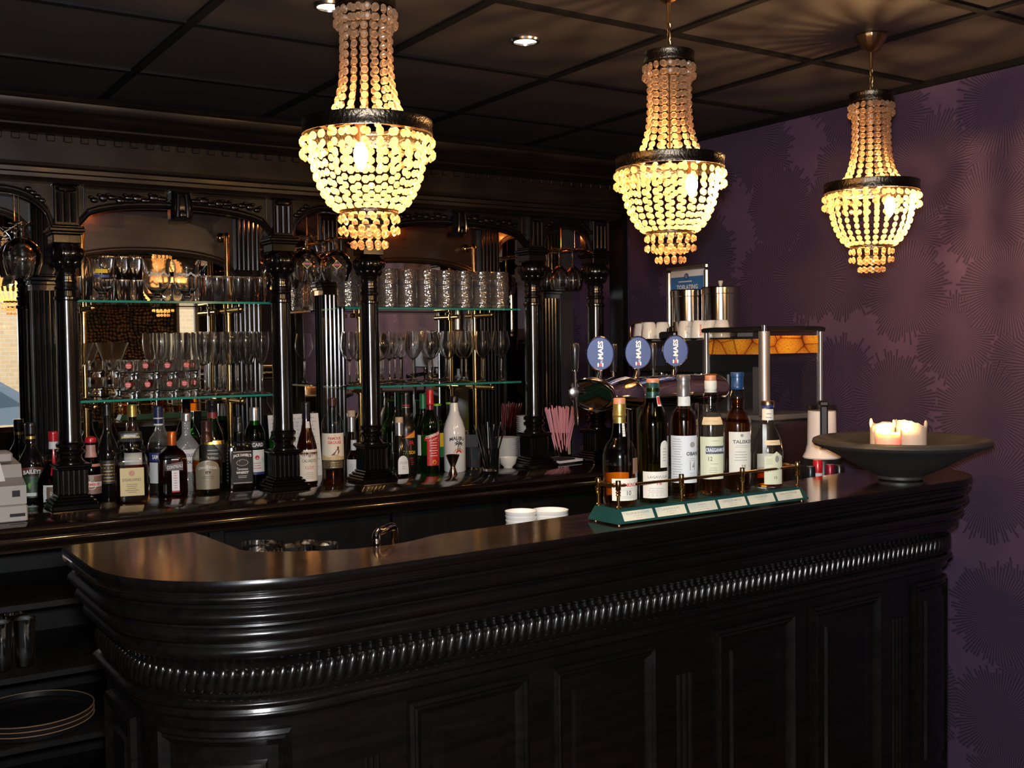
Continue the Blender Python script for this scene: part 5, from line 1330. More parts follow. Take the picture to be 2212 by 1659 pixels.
def make_glass(name, label, cat, prof, loc, group, mat=GLASS, n=28):
    mb = MB().lathe(prof, n)
    if name == 'beer_mug':
        vv = []
        for x, y, z in mb.v:
            a = math.atan2(y, x); r = math.hypot(x, y)
            if r > 0.0415 and 0.004 < z < 0.119:
                k = 1 - 0.055*abs(math.cos(a*5))*(0.45+0.55*abs(math.sin(PI*z/0.0275)))
                x *= k; y *= k
            vv.append((x, y, z))
        mb.v = vv
    t = mb.build(name, mat, None, sharp=0.5 if name == 'beer_mug' else 0.9)
    t.location = loc
    return tag(t, label, cat, group)
def more(o, loc, label, rz=0.0):
    c = o.copy(); COL.objects.link(c); c.location = loc; c['label'] = label; c.rotation_euler = (0, 0, rz)
    for ch in list(o.children):
        d = ch.copy(); COL.objects.link(d); d.parent = c
        for gg in list(ch.children):
            e = gg.copy(); COL.objects.link(e); e.parent = d
    return c
zu, zl = ZL['left'][0]+0.0042, ZL['left'][1]+0.0042
# straight tumblers, upper left shelf
tp = gl_lathe([(0, 0), (0.0255, 0), (0.027, 0.002), (0.028, 0.097)], 0.002, 28, 0.009)
first = None
for row, (y, xs_) in enumerate(((4.055, (1.283, 1.325, 1.367, 1.409, 1.452, 1.494)), (4.125, (1.262, 1.306, 1.350, 1.394, 1.438, 1.482)))):
    for k, x in enumerate(xs_):
        lab = '%s straight tumbler from the left in the %s row, upper left glass shelf' % (ORD[k], ('front', 'back')[row])
        if first is None: first = make_glass('tumbler', lab, 'glass', tp, (x, y, zu), 'straight tumblers on the upper left shelf', TUMBGLASS)
        else: more(first, (x, y, zu), lab)
sq = gl_lathe([(0, 0), (0.028, 0), (0.030, 0.002), (0.033, 0.085)], 0.0022, 28, 0.008)
g = make_glass('tumbler', 'short tumbler at the left end of the upper left shelf beside the column', 'glass', sq, (0.845, 4.075, zu), 'tall and short tumblers on the upper left shelf', TUMBGLASS)
for k, (x, z) in enumerate(((0.965, 0), (1.016, 0), (1.060, 0), (0.965, .087), (1.016, .087), (1.060, .087))):
    more(g, (x, 4.22, zu+z*1.0), '%s tumbler of the back row stacked two high, upper left shelf, %s layer' % (ORD[k % 3], ('lower', 'upper')[k // 3]))
# tulip goblets
tul = [(0, 0), (0.030, 0), (0.0315, 0.002), (0.026, 0.006), (0.013, 0.014), (0.012, 0.022), (0.022, 0.034), (0.040, 0.054), (0.0490, 0.075), (0.0495, 0.092), (0.046, 0.110), (0.0445, 0.125), (0.0475, 0.142), (0.0530, 0.157)]
tulp = gl_lathe(tul, 0.0016, 32, 0.030)
g = make_glass('tulip_goblet', 'large tulip beer goblet with frosted emblem, left of the pair on the upper left shelf', 'goblet', tulp, (1.110, 4.09, zu), 'tulip beer goblets on the upper left shelf')
pg = [(r, z, 0) for r, z in tul]
band = MB()
Rb = random.Random(2)
for k in range(26):
    a = -60 + 120*k/25
    z = 0.100 + Rb.uniform(-0.006, 0.006)
    band.join(patch(pg, z-0.004, z+0.004, a-2.4, a+2.6, 0.0005, 2, 2))
band.build('frosted_emblem', pmat('etched_white', (0.6, 0.55, 0.5), 0.8), g)
more(g, (1.222, 4.095, zu), 'large tulip beer goblet with frosted emblem, right of the pair on the upper left shelf', -0.2)
g2 = make_glass('tulip_glass', 'beer glass with small yellow emblem near the left end of the upper left shelf', 'glass', gl_lathe([(r*0.95, z) for r, z in tul], 0.0016, 32, 0.03), (0.912, 4.085, zu), 'beer glasses with printed emblem')
patch([(r*0.95, z, 0) for r, z in tul], 0.098, 0.112, -40, 14, 0.0005, 8, 3).build('yellow_emblem', INKYELLOW, g2)
patch([(r*0.95, z, 0) for r, z in tul], 0.082, 0.092, -45, 20, 0.0005, 8, 3).build('dark_lettering', INKNAVY, g2)
# martini glasses
mar = stemmed(0.040, 0.0042, 0.105, [(0.004, 0.0), (0.018, 0.012), (0.034, 0.034), (0.0575, 0.098), (0.058, 0.100)])
g = make_glass('martini_glass', 'martini glass at the left of the lower left shelf, in full view', 'cocktail glass', mar, (0.944, 4.095, zl), 'martini glasses', GLASS, 32)
more(g, (0.833, 4.142, zl), 'martini glass half hidden behind the leftmost column')
# stacked rum tumblers with red emblem
ht = [(0, 0), (0.0235, 0), (0.025, 0.003), (0.0270, 0.026), (0.0315, 0.030), (0.0325, 0.068)]
hp = gl_lathe(ht, 0.0022, 10, 0.008)
g = None; hg = 'stacked rum tumblers with red emblem'
spots = [(0.990, 4.065), (1.062, 4.075), (1.131, 4.060), (1.203, 4.085), (1.030, 4.165), (1.105, 4.165), (1.180, 4.180), (1.252, 4.165)]
for k, (x, y) in enumerate(spots):
    for lv in (0, 1):
        lab = '%s faceted rum tumbler of the %s pile row, %s layer, lower left shelf' % (ORD[k % 4], ('front', 'back')[k // 4], ('bottom', 'top')[lv])
        if g is None:
            g = make_glass('rum_tumbler', lab, 'glass', hp, (x, y, zl), hg, TUMBGLASS, 10)
            q = [(r, z, 0) for r, z in ht]
            e = wrap(q, disc_mb(0.0105), 0, 0.050, 0.0008).build('red_emblem', pmat('red_print', (0.60, 0.05, 0.05), 0.5), g, smooth=False)
            wrap(q, text_mb('Havana', 0.017, 0.0055), 0, 0.0535, 0.0012).join(wrap(q, text_mb('Club', 0.012, 0.0055), 0, 0.046, 0.0012)).build('lettering', INKWHITE, e, smooth=False)
            g.rotation_euler = (0, 0, -0.25)
        else: more(g, (x, y, zl+lv*0.0685), lab, -0.25+0.1*((k*7+lv*3) % 5-2))
# champagne flutes
fl = stemmed(0.031, 0.0038, 0.115, [(0.004, 0.0), (0.012, 0.008), (0.020, 0.026), (0.0275, 0.060), (0.0300, 0.090), (0.0285, 0.125), (0.0275, 0.128)])
g = None
for k, (x, y) in enumerate(((1.278, 4.08), (1.328, 4.12), (1.379, 4.17), (1.377, 4.075), (1.424, 4.13), (1.436, 4.065), (1.488, 4.16), (1.503, 4.075), (1.160, 4.245), (1.240, 4.245), (1.300, 4.22), (1.445, 4.22))):
    lab = ('%s champagne flute from the left in the cluster on the lower left shelf' % ORD[k]) if k < 8 else '%s champagne flute from the left in the rear row of the lower left shelf' % ORD[k-8]
    if g is None: g = make_glass('champagne_flute', lab, 'glass', fl, (x, y, zl), 'champagne flutes on the lower left shelf')
    else: more(g, (x, y, zl), lab)
# beer mugs
zu, zl = ZL['right'][0]+0.0042, ZL['right'][1]+0.0042
mo = [(0, 0), (0.040, 0), (0.043, 0.004), (0.044, 0.0135)] + [(0.0445, 0.020+0.0092*k) for k in range(11)] + [ (0.0445, 0.119), (0.0445, 0.158), (0.0435, 0.163)]
mp_ = gl_lathe(mo, 0.004, 32, 0.014)
g = None
def mug(x, y, lab, rz):
    global g
    if g is None:
        g = make_glass('beer_mug', lab, 'beer mug', mp_, (x, y, zu), 'glass beer mugs on the upper right shelf', MUGGLASS, 60)
        MB().tube([(0.042, 0, 0.135), (0.060, 0, 0.138), (0.076, 0, 0.125), (0.080, 0, 0.095), (0.074, 0, 0.060), (0.058, 0, 0.042), (0.042, 0, 0.042)], 0.0065, 10).build('handle', MUGGLASS, g)
        wrap([(r, z, 0) for r, z in mo], text_mb('MAES', 0.026, 0.008), -90, 0.098, 0.0008).build('lettering', INKNAVY, g, smooth=False)
        g.rotation_euler = (0, 0, rz)
    else: more(g, (x, y, zu), lab, rz)
for k, x in enumerate((1.874, 1.966, 2.058, 2.150, 2.242, 2.334, 2.426, 2.518, 2.610)):
    mug(x, 4.074, '%s beer mug from the left in the front row on the upper right shelf' % ORD[k], 0.6)
for k, x in enumerate((2.035, 2.127, 2.219, 2.311, 2.403)):
    mug(x, 4.166, '%s beer mug from the left in the back row on the upper right shelf' % ORD[k], 0.6)
# wine glasses
wg = stemmed(0.035, 0.0042, 0.105, [(0.005, 0.0), (0.016, 0.008), (0.031, 0.028), (0.0405, 0.052), (0.0405, 0.068), (0.036, 0.095), (0.0315, 0.118), (0.0312, 0.120)])
g = None
fr = ((1.879, 4.08), (2.015, 4.07), (2.176, 4.08), (2.262, 4.085), (2.340, 4.065), (2.434, 4.075), (2.525, 4.08), (2.614, 4.07))
bk = ((1.945, 4.14), (2.100, 4.155), (2.225, 4.175), (2.310, 4.185), (2.480, 4.19))
for row, L_ in (('front', fr), ('back', bk)):
    for k, (x, y) in enumerate(L_):
        lab = '%s wine glass from the left in the %s row on the lower right shelf' % (ORD[k], row)
        if g is None: g = make_glass('wine_glass', lab, 'wine glass', wg, (x, y, zl), 'wine glasses on the lower right shelf')
        else: more(g, (x, y, zl), lab)
# hanging racks with upside-down goblets
def hang_rack(xa, xb, label):
    t = thing('hanging_glass_rack', label, 'glass rack', (0, 0, 0))
    z = 1.972
    for x in (xa, xb):
        m = MB()
        for d in (-0.011, 0.011):
            m.tube([(x+d, 3.915, z), (x+d, 4.27, z)], 0.0026, 8)
        m.tube([(x-0.011, 3.96, z), (x-0.011, 3.96, 2.103)], 0.002, 6); m.tube([(x+0.011, 4.2, z), (x+0.011, 4.2, 2.103)], 0.002, 6)
        m.build('rail', BRASS, t)
    return t
hang_rack(0.500, 0.633, 'thin metal rack under the left end arch with goblets hanging from it')
hang_rack(1.664, 1.791, 'thin metal rack between the second and third columns with goblets hanging from it')
hang_rack(2.886, 2.962, 'thin metal rack at the right end arch with wine glasses hanging from it')
gob = stemmed(0.041, 0.0065, 0.045, [(0.008, 0.0), (0.030, 0.008), (0.052, 0.030), (0.0625, 0.058), (0.062, 0.085), (0.052, 0.120), (0.0505, 0.125)])
gob = [(r, -z) for r, z in gob]
def hanging(name, prof, spots, group, wordf, zt=1.9772, emblem=False):
    g = None
    for k, (x, y) in enumerate(spots):
        if g is None:
            g = make_glass(name, wordf(k), 'glass', prof, (x, y, zt), group)
            if emblem:
                pr_ = sorted([(r, z, 0) for r, z in prof[9:16]], key=lambda q: q[1])
                d_ = poly_mb([(-0.019, 0), (0, -0.019), (0.019, 0), (0, 0.019)]); i_ = poly_mb([(-0.016, 0), (0, -0.016), (0.016, 0), (0, 0.016)])
                e = wrap(pr_, d_, -22, -0.112, 0.0008).build('diamond_emblem', INKGOLD, g, smooth=False)
                wrap(pr_, i_, -22, -0.112, 0.0012).build('emblem_field', pmat('green_black_print', (0.01, 0.03, 0.015), 0.5), e, smooth=False)
                wrap(pr_, poly_mb([(-0.014, -0.003), (0.014, -0.003), (0.014, 0.003), (-0.014, 0.003)]), -22, -0.111, 0.0016).build('red_bar', INKRED, e, smooth=False)
        else: more(g, (x, y, zt), wordf(k))
hanging('hanging_goblet', gob, ((1.664, 3.99), (1.791, 3.995), (1.664, 4.122), (1.791, 4.122)), 'goblets hanging between the second and third columns',
        lambda k: 'upside down beer goblet with diamond emblem, %s %s of the four between two columns' % (('front', 'back')[k // 2], ('left', 'right')[k % 2]), emblem=True)
hanging('hanging_goblet', [(r, z*1.04) for r, z in gob], ((0.633, 3.985), (0.500, 3.985), (0.633, 4.125)), 'goblets hanging at the left end',
        lambda k: ('upside down clear goblet in front of the leftmost fluted pilaster', 'upside down goblet cut off by the left edge of the photo', 'upside down goblet behind another one at the left end')[k])
win = [(r, -z) for r, z in stemmed(0.036, 0.0045, 0.075, [(0.005, 0.0), (0.018, 0.008), (0.036, 0.030), (0.0455, 0.056), (0.0455, 0.074), (0.040, 0.102), (0.0375, 0.108)])]
hanging('hanging_wine_glass', win, ((2.962, 3.99), (2.886, 3.99), (2.962, 4.09), (2.886, 4.09)), 'wine glasses hanging at the right end',
        lambda k: 'upside down wine glass, %s %s of the four under the right end arch' % (('front', 'back')[k // 2], ('right', 'left')[k % 2]))

# ------------------------------------------------------------------ small things on the worktop, right half
dt = gl_lathe([(0, 0), (0.034, 0), (0.036, 0.003), (0.0385, 0.097)], 0.0022, 28, 0.010)
g = make_glass('tumbler', 'tumbler holding a black card beside the white rum bottle', 'glass', dt, (2.440, 4.045, Z0), 'tumblers used as holders', GLASS)
more(g, (2.468, 3.935, Z0), 'tumbler holding black stirrers beside the white plates')
c = MB().box(-0.030, 0.030, -0.001, 0.001, 0.011, 0.150).build('black_card', pmat('black_card', (0.012, 0.013, 0.02), 0.6), None, smooth=False)
c.location = (2.440, 4.047, Z0); c.rotation_euler = (math.radians(-4), 0, -0.4)
tag(c, 'black card standing in a tumbler', 'card')
Rs = random.Random(11)
def bunch(name, label, cat, x, y, z0, n, rbase, rtop, h, r, mat, group, dark=False):
    g = None
    for k in range(n):
        a = 2*PI*k*0.618; q = math.sqrt((k+0.5)/n)
        bx, by = rbase*q*math.cos(a+0.6), rbase*q*math.sin(a+0.6)
        dx, dy = rtop*q*math.cos(a)-bx, rtop*q*math.sin(a)-by
        hh = h*(1+Rs.uniform(-0.04, 0.04))
        L_ = math.sqrt(dx*dx+dy*dy+hh*hh)
        if g is None:
            m = MB().lathe([(r*0.75, 0), (r, 0), (r, 1.0), (r*0.75, 1.0), (r*0.75, 0)], 7)
            g = m.build(name, mat); o = g
        else:
            o = g.copy(); COL.objects.link(o)
        o.location = (x+bx, y+by, z0)
        o.rotation_euler = Vector((dx, dy, hh)).to_track_quat('Z', 'Y').to_euler()
        o.scale = (1, 1, L_)
        tag(o, label, cat, group)
bunch('drinking_straw', 'pink drinking straw among many fanning out of a glass right of the fourth column', 'straw', 2.955, 4.085, Z0+0.0122, 46, 0.022, 0.086, 0.232, 0.0031, pmat('pink_plastic', (0.83, 0.34, 0.38), 0.35), 'pink straws')
bunch('black_stirrer', 'black stirrer in the bunch standing in a tumbler beside the white plates', 'stirrer', 2.468, 3.935, Z0+0.0122, 22, 0.022, 0.075, 0.19, 0.0028, BLACKPL, 'black stirrers')
strg = gl_lathe([(0, 0), (0.028, 0), (0.030, 0.004), (0.031, 0.07), (0.036, 0.13)], 0.0022, 24, 0.010)
make_glass('straw_glass', 'glass packed with pink straws behind the black napkins', 'glass', strg, (2.955, 4.085, Z0), None, GLASS)
# napkins on a square plate
t = thing('square_plate', 'white square plate with turned up corners under the black napkins', 'plate', (2.872, 3.985, Z0), 0.18)
m = MB(); S = 0.074
def plate_pt(u, v):
    x = (2*u-1)*S; y = (2*v-1)*S
    e = max(abs(2*u-1), abs(2*v-1)); c_ = abs((2*u-1)*(2*v-1))
    return (x, y, 0.006 + 0.0145*max(0, e-0.62)/0.38)
m.surf(plate_pt, 14, 14)
m.surf(lambda u, v: (plate_pt(1-u, v)[0], plate_pt(1-u, v)[1], plate_pt(1-u, v)[2]-0.0058 - (0.0045 if max(abs(2*u-1), abs(2*v-1)) > 0.9 else 0.0)), 14, 14)
for q in range(4):
    m.join(MB().add([(-S, -S, 0.0205), (S, -S, 0.0205), (S, -S, 0.010), (-S, -S, 0.010)], [(0, 3, 2, 1)]), RZ(q*PI/2))
m.build('plate', WHITECHINA, t, sharp=0.5)
for k in range(4):
    o = MB().bbox(-0.050, 0.050, -0.050, 0.050, 0.0, 0.0046, 0.0015).build('paper_napkin', BLACKMATTE)
    o.location = (2.872, 3.985, Z0+0.0046+0.0049*k); o.rotation_euler = (0, 0, 0.18+0.05*(k % 3-1))
    tag(o, '%s black napkin from the bottom of the pile on the square white plate' % ORD[k], 'napkin', 'black napkins')
# stacks of white crockery
def saucer(r, h): return [(0, 0.0), (r*0.55, 0.0), (r*0.58, 0.002), (r*0.97, h-0.002), (r, h), (r*0.96, h), (r*0.55, 0.005), (0, 0.004)]
def stack(name, cat, x, y, z0, prof, n, step, what, group, mat=WHITECHINA, wob=0.0012):
    g = None
    for k in range(n):
        loc = (x+Rs.uniform(-wob, wob), y+Rs.uniform(-wob, wob), z0+k*step)
        lab = '%s %s' % ((ORD+['eleventh', 'twelfth', 'thirteenth', 'fourteenth', 'fifteenth', 'sixteenth', 'seventeenth', 'eighteenth', 'nineteenth', 'twentieth', 'twenty first', 'twenty second'])[k], what)
        if g is None: g = make_glass(name, lab, cat, prof, loc, group, mat, 32)
        else: more(g, loc, lab)
stack('small_plate', 'plate', 2.655, 4.095, Z0, saucer(0.058, 0.018), 14, 0.0082, 'white plate from the bottom of the low pile left of the fourth column', 'low pile of white plates')
stack('saucer', 'saucer', 2.560, 4.085, Z0, saucer(0.036, 0.012), 11, 0.0068, 'small white saucer from the bottom of the pile beside the stirrers', 'pile of small saucers')
stack('coffee_saucer', 'saucer', 2.795, 4.135, Z0, saucer(0.052, 0.016), 22, 0.0094, 'white saucer from the bottom of the tall pile right of the fourth column', 'tall pile of white saucers')
make_glass('small_bowl', 'little white bowl in front of the low pile of plates', 'bowl', [(0, 0), (0.020, 0), (0.021, 0.005), (0.034, 0.018), (0.042, 0.046), (0.040, 0.046), (0.032, 0.021), (0, 0.009)], (2.590, 3.985, Z0), None, WHITECHINA, 32)
pr = bprof(0.033, 0.205, 0.12, 0.0130, 0.17)
cb('spirit_bottle', 'bottle with long cream label behind the right end of the straws', 3.03, 4.165, pr, GLASSB, liquid=AMBER, level=0.11, caps=[('cap', cylcap(0.195, 0.215, 0.0145), BLACKPL)], labels=[('p', 'label', 0.018, 0.118, -30, 60, pmat('ochre_paper', (0.62, 0.46, 0.22), 0.6), [('f', 12, 0.10, 0.03, 6, 0.013)])])
t = thing('steel_measure_cup', 'small steel measuring cup behind the square plate', 'measure', (3.045, 4.02, Z0))
MB().lathe([(0, 0.001), (0.021, 0.0), (0.022, 0.002), (0.024, 0.072), (0.0225, 0.072), (0.0205, 0.004), (0, 0.004)], 24).build('cup', STEEL, t)
# cash register at the left edge
t = thing('receipt_printer', 'pale grey receipt printer cut off by the left edge of the photo', 'printer', (0.475, 3.855, Z0))
GREYPL = pmat('pale_grey_plastic', (0.33, 0.32, 0.30), 0.45); DGREY = pmat('darker_grey_plastic', (0.30, 0.28, 0.26), 0.45)
MB().bbox(-0.032, 0.108, -0.15, 0.12, 0.0005, 0.055, 0.004).build('drawer', GREYPL, t)
m = MB().loft([[(x, -0.14, 0.056), (x, -0.14, 0.115), (x, -0.07, 0.135), (x, -0.05, 0.175), (x, 0.11, 0.185), (x, 0.11, 0.056)] for x in (-0.031, 0.107)])
m.build('housing', GREYPL, t, smooth=False)
MB().box(0.065, 0.088, -0.1412, -0.1398, 0.080, 0.100).build('switch', BLACKPL, t, smooth=False)
MB().box(0.055, 0.100, -0.1515, -0.1498, 0.018, 0.028).build('badge', BLACKPL, t, smooth=False)
MB().bbox(-0.02, 0.085, -0.04, 0.06, 0.18, 0.215, 0.006).build('printer_cover', DGREY, t)
MB().add([(-0.03, -0.125, 0.1265), (0.05, -0.115, 0.130), (0.045, -0.055, 0.182), (-0.03, -0.06, 0.178)], [(0, 1, 2, 3)]).add([(-0.03, -0.124, 0.126), (0.05, -0.114, 0.1295), (0.045, -0.054, 0.1815), (-0.03, -0.059, 0.1775)], [(3, 2, 1, 0)]).build('paper_slip', PAPERW, t, smooth=False)

# ------------------------------------------------------------------ open shelves of the cupboard, left
hb = gl_lathe([(0, 0), (0.028, 0), (0.030, 0.003), (0.034, 0.155)], 0.0022, 24, 0.012)
g = None
for k, (x, y) in enumerate(((0.57, 3.75), (0.50, 3.74), (0.44, 3.76), (0.55, 3.84), (0.48, 3.85), (0.40, 3.84))):
    lab = 'tall beer glass on the open shelf under the worktop, %s %s' % (('front row', 'back row')[k // 3], ('right', 'middle', 'left')[k % 3])
    if g is None: g = make_glass('beer_glass', lab, 'glass', hb, (x, y, 0.5275), 'beer glasses on the open shelf', GLASS)
    else: more(g, (x, y, 0.5275), lab)
TRAYR = pmat('tan_tray_rim', (0.20, 0.12, 0.07), 0.5)
for k in range(3):
    o = thing('round_tray', '%s round black tray with tan rim from the bottom of the pile, low left shelf' % ORD[k], 'tray', (0.60, 3.835, 0.3055+0.016*k), group='round trays')
    MB().lathe([(0, 0), (0.165, 0), (0.185, 0.004), (0.192, 0.020), (0.188, 0.020), (0.181, 0.006), (0, 0.004)], 48).build('dish', BLACKPL, o)
    MB().lathe([(0.1885, 0.0202), (0.1925, 0.0202), (0.1925, 0.0225), (0.1885, 0.0225), (0.1885, 0.0202)], 48).build('rim', TRAYR, o)
t = thing('plastic_tub', 'blue and white plastic tub at the left edge, on the top open shelf', 'tub', (0.40, 3.74, 0.7525))
MB().lathe([(0, 0), (0.052, 0), (0.058, 0.01), (0.066, 0.15), (0.064, 0.15), (0, 0.145)], 28).build('tub', pmat('dark_blue_plastic', (0.02, 0.04, 0.12), 0.3), t)
MB().lathe([(0.0664, 0.085), (0.0668, 0.10), (0.069, 0.104), (0.069, 0.112), (0.0660, 0.114)], 28).build('white_band', PAPERW, t)
MB().lathe([(0, 0.151), (0.070, 0.151), (0.070, 0.168), (0, 0.170)], 28).build('lid', pmat('pale_blue_plastic', (0.45, 0.52, 0.58), 0.35), t)

# ------------------------------------------------------------------ beer tower
t = thing('beer_tower', 'chrome horizontal beer tower with three oval blue badges and black tap handles', 'beer tower', (0, 0, 0))
A = Vector((1.800, 2.352, 1.402)); B = Vector((2.40, 2.480, 1.396))
ax = (B-A).normalized(); ay = Vector((-ax.y, ax.x, 0)).normalized(); az = Vector((0, 0, 1))
def tw(s, a, r):       # point on the tower: s along the axis, angle a, radius factor
    return A + ax*s + ay*(math.cos(a)*0.050*r) + az*(math.sin(a)*0.047*r)
LT = (B-A).length
def oblique(s, a):      # left end cut at a slant: the lower front runs out less than the upper back
    return s + 0.045*(1-s/LT*1.0)*(math.cos(a)*-0.8 + -math.sin(a)*0.35) if s < 0.2 else s
n = 40
rings = []
for s_, r in ((0.0, 0.90), (0.004, 0.99), (0.010, 1.03), (0.020, 1.03), (0.024, 1.0), (0.145, 1.0), (0.148, 1.025), (0.156, 1.025), (0.159, 1.0), (0.40, 1.0), (0.405, 1.02), (0.42, 1.02), (LT-0.02, 1.0), (LT, 0.9)):
    rings.append([tw(oblique(s_, 2*PI*k/n), 2*PI*k/n, r) for k in range(n)])
MB().loft(rings, False, True).build('body', CHROME, t, sharp=0.6)
MB().loft([[tw(oblique(0.0, 2*PI*k/n), 2*PI*k/n, 0.91) for k in range(n)], [tw(oblique(0.006, 2*PI*k/n), 2*PI*k/n, 0.80) for k in range(n)]], False, True).build('end_cap', pmat('dark_chrome', (0.30, 0.30, 0.31), 0.05, 1.0), t, sharp=0.4)
st_ = MB()
for s_ in (0.21, 0.46):
    p = A+ax*s_
    st_.lathe([(0.046, 0.0), (0.046, 0.012), (0.034, 0.016), (0.030, 0.06), (0.030, p.z-0.90-0.035), (0.036, p.z-0.90-0.02)], 28, (p.x, p.y, 0.9003))
st_.build('column', CHROME, t, sharp=0.6)
BADGEBLUE = pmat('badge_blue', (0.008, 0.035, 0.18), 0.45, coat=0.15)
BP = [Vector((1.851, 2.372, 1.514)), Vector((2.018, 2.408, 1.514)), Vector((2.195, 2.446, 1.517))]
for k, p in enumerate(BP):
    yaw = -math.atan2(p.x, p.y)*0.85                # badges are turned towards the room
    M = Matrix.Translation(p) @ RZ(yaw) @ FACE_FRONT
    rx, rz = 0.0385, 0.0475
    prof = [(0, -0.010), (0.80, -0.010), (0.98, -0.006), (1.03, 0.0), (1.02, 0.005), (0.97, 0.0065), (0.93, 0.004)]
    m = MB().lathe(prof, 40); m.v = [(x*rx, y*rz, z) for x, y, z in m.v]
    o = m.move(M).build('badge_rim', CHROME, t, sharp=0.6)
    fo = disc_mb(rx*0.95, rz*0.95, 40).move(M @ TR(0, 0, 0.0042)).build('badge_face', BADGEBLUE, o, smooth=False)
    # lettering reads upwards
    Mt = M @ TR(0.001, 0.010, 0.0048) @ RZ(PI/2)
    text_mb('*MAES', 0.050, 0.0145).move(Mt).build('brand_lettering', INKWHITE, fo, smooth=False)
    sm = text_mb('PILS', 0.012, 0.0055).move(M @ TR(0.0035, -0.021, 0.0048) @ RZ(PI/2))
    for q in (-1, 1): sm.join(poly_mb([(-0.0016, -0.006), (0.0016, -0.006), (0.0022, 0.002), (0, 0.006), (-0.0022, 0.002)]), M @ TR(q*0.0062+0.0005, -0.0305, 0.0048))
    sm.build('small_lettering', INKWHITE, fo, smooth=False)
    poly_mb([(-0.0035, 0.003), (0.0035, 0.003), (0.0030, -0.002), (0, -0.0045), (-0.0030, -0.002)]).move(M @ TR(0.0005, -0.0315, 0.0050)).build('red_shield', INKRED, fo, smooth=False)
    s_ = (p-A).dot(ax)
    foot = A + ax*s_ + az*0.046
    q0 = p - az*0.046
    MB().tube([q0, q0-az*0.016, q0-az*0.024-ax*0.006, foot+az*0.012-ax*0.020, foot-ax*0.024-az*0.004], [0.0060, 0.0060, 0.0055, 0.0058, 0.0066], 12).build('badge_stem', CHROME, t)
# taps on the bartender's side
for k, (x, y, zt, zs) in enumerate(((1.764, 2.372, 1.545, 1.47), (1.960, 2.450, 1.541, 1.463), (2.138, 2.482, 1.543, 1.465))):
    hd = MB().lathe([(0, 0.0), (0.0085, 0.001), (0.0105, 0.008), (0.0122, 0.05), (0.0128, zt-zs-0.006), (0.0105, zt-zs-0.001), (0, zt-zs)], 18, (x, y, zs))
    hd.build('tap_handle', BLACKPL, t)
    zb_ = 1.412
    MB().tube([(x, y, zs), (x, y, zb_+0.012)], 0.0042, 10).lathe([(0, zs-0.004), (0.0085, zs-0.003), (0.0075, zs+0.001), (0, zs+0.002)], 16, (x, y, 0)).build('tap_shaft', CHROME, t)
    b_ = MB().tube([(x, y, zb_+0.012), (x, y, zb_-0.014)], 0.011, 14)
    e_ = (x+0.025, y-0.030, zb_) if k else (x+0.040, y-0.005, zb_)
    b_.tube([(x, y, zb_), e_], 0.009, 12)
    b_.build('tap_body', CHROME, t)
    if k == 0:
        M = TR(x-0.012, y-0.010, zb_-0.002) @ RZ(-0.5) @ RX(PI/2)
        MB().lathe([(0, -0.006), (0.0135, -0.006), (0.0150, 0.0), (0.0135, 0.006), (0.010, 0.0075), (0, 0.0075)], 22).move(M).build('tap_knob', STEEL, t)
    MB().tube([(x, y, zb_-0.012), (x+0.001, y, zb_-0.05), (x+0.003, y, zb_-0.092)], [0.0068, 0.0062, 0.0056], 12).build('spout', CHROME, t)

# ------------------------------------------------------------------ coffee machine, cups, kettles
MZ = 1.560
t = thing('coffee_machine', 'large black espresso machine with cups on top, behind the beer tower', 'coffee machine', (0, 0, 0))
MB().bbox(2.952, 3.235, 3.10, 3.545, 1.42, MZ-0.004, 0.006).build('upper_housing', BLACKPL, t)
MB().bbox(3.06, 3.235, 3.10, 3.545, 1.04, 1.42, 0.006).build('back_housing', pmat('dark_machine_steel', (0.05, 0.05, 0.052), 0.35, 0.6), t)
MB().bbox(2.94, 3.235, 3.10, 3.545, 0.9505, 1.045, 0.006).build('drip_base', STEEL, t)
for y in (3.115, 3.53):
    MB().bbox(2.945, 2.96, y-0.012, y+0.012, 1.04, MZ-0.002, 0.003).build('corner_strip', STEEL, t)
MB().box(2.9505, 2.952, 3.25, 3.42, 1.45, 1.52).build('front_panel', pmat('machine_blue_panel', (0.02, 0.025, 0.07), 0.4), t, smooth=False)
for y in (3.20, 3.44):
    MB().lathe([(0, 0), (0.032, 0.0), (0.034, -0.03), (0.028, -0.045), (0, -0.045)], 20, (3.01, y, 1.42)).tube([(2.98, y, 1.385), (2.86, y, 1.372)], [0.010, 0.013], 10).build('brew_group', CHROME, t)
MB().tube([(2.955, 3.54, MZ-0.02), (2.955, 3.575, MZ+0.01), (2.955, 3.575, MZ+0.055), (2.955, 3.55, MZ+0.068), (2.955, 3.50, MZ+0.070)], 0.004, 10).build('rail', OLDBRASS, t)
MB().bbox(2.958, 3.03, 3.30, 3.40, MZ-0.002, MZ+0.028, 0.006).lathe([(0, 0.027), (0.009, 0.027), (0.007, 0.042), (0, 0.044)], 12, (2.985, 3.365, MZ)).build('hopper_lid', BLACKPL, t)
cupm = MB().lathe([(0.034, 0.0), (0.0345, 0.004), (0.033, 0.03), (0.028, 0.060), (0.024, 0.069), (0.020, 0.0705), (0.019, 0.068), (0, 0.068)], 28)
g = None
cups = [(2.99, 3.545), (2.975, 3.478), (3.03, 3.455), (2.985, 3.262), (3.078, 3.322), (2.988, 3.19), (3.065, 3.255), (3.03, 3.165), (3.03, 3.085+0.02)]
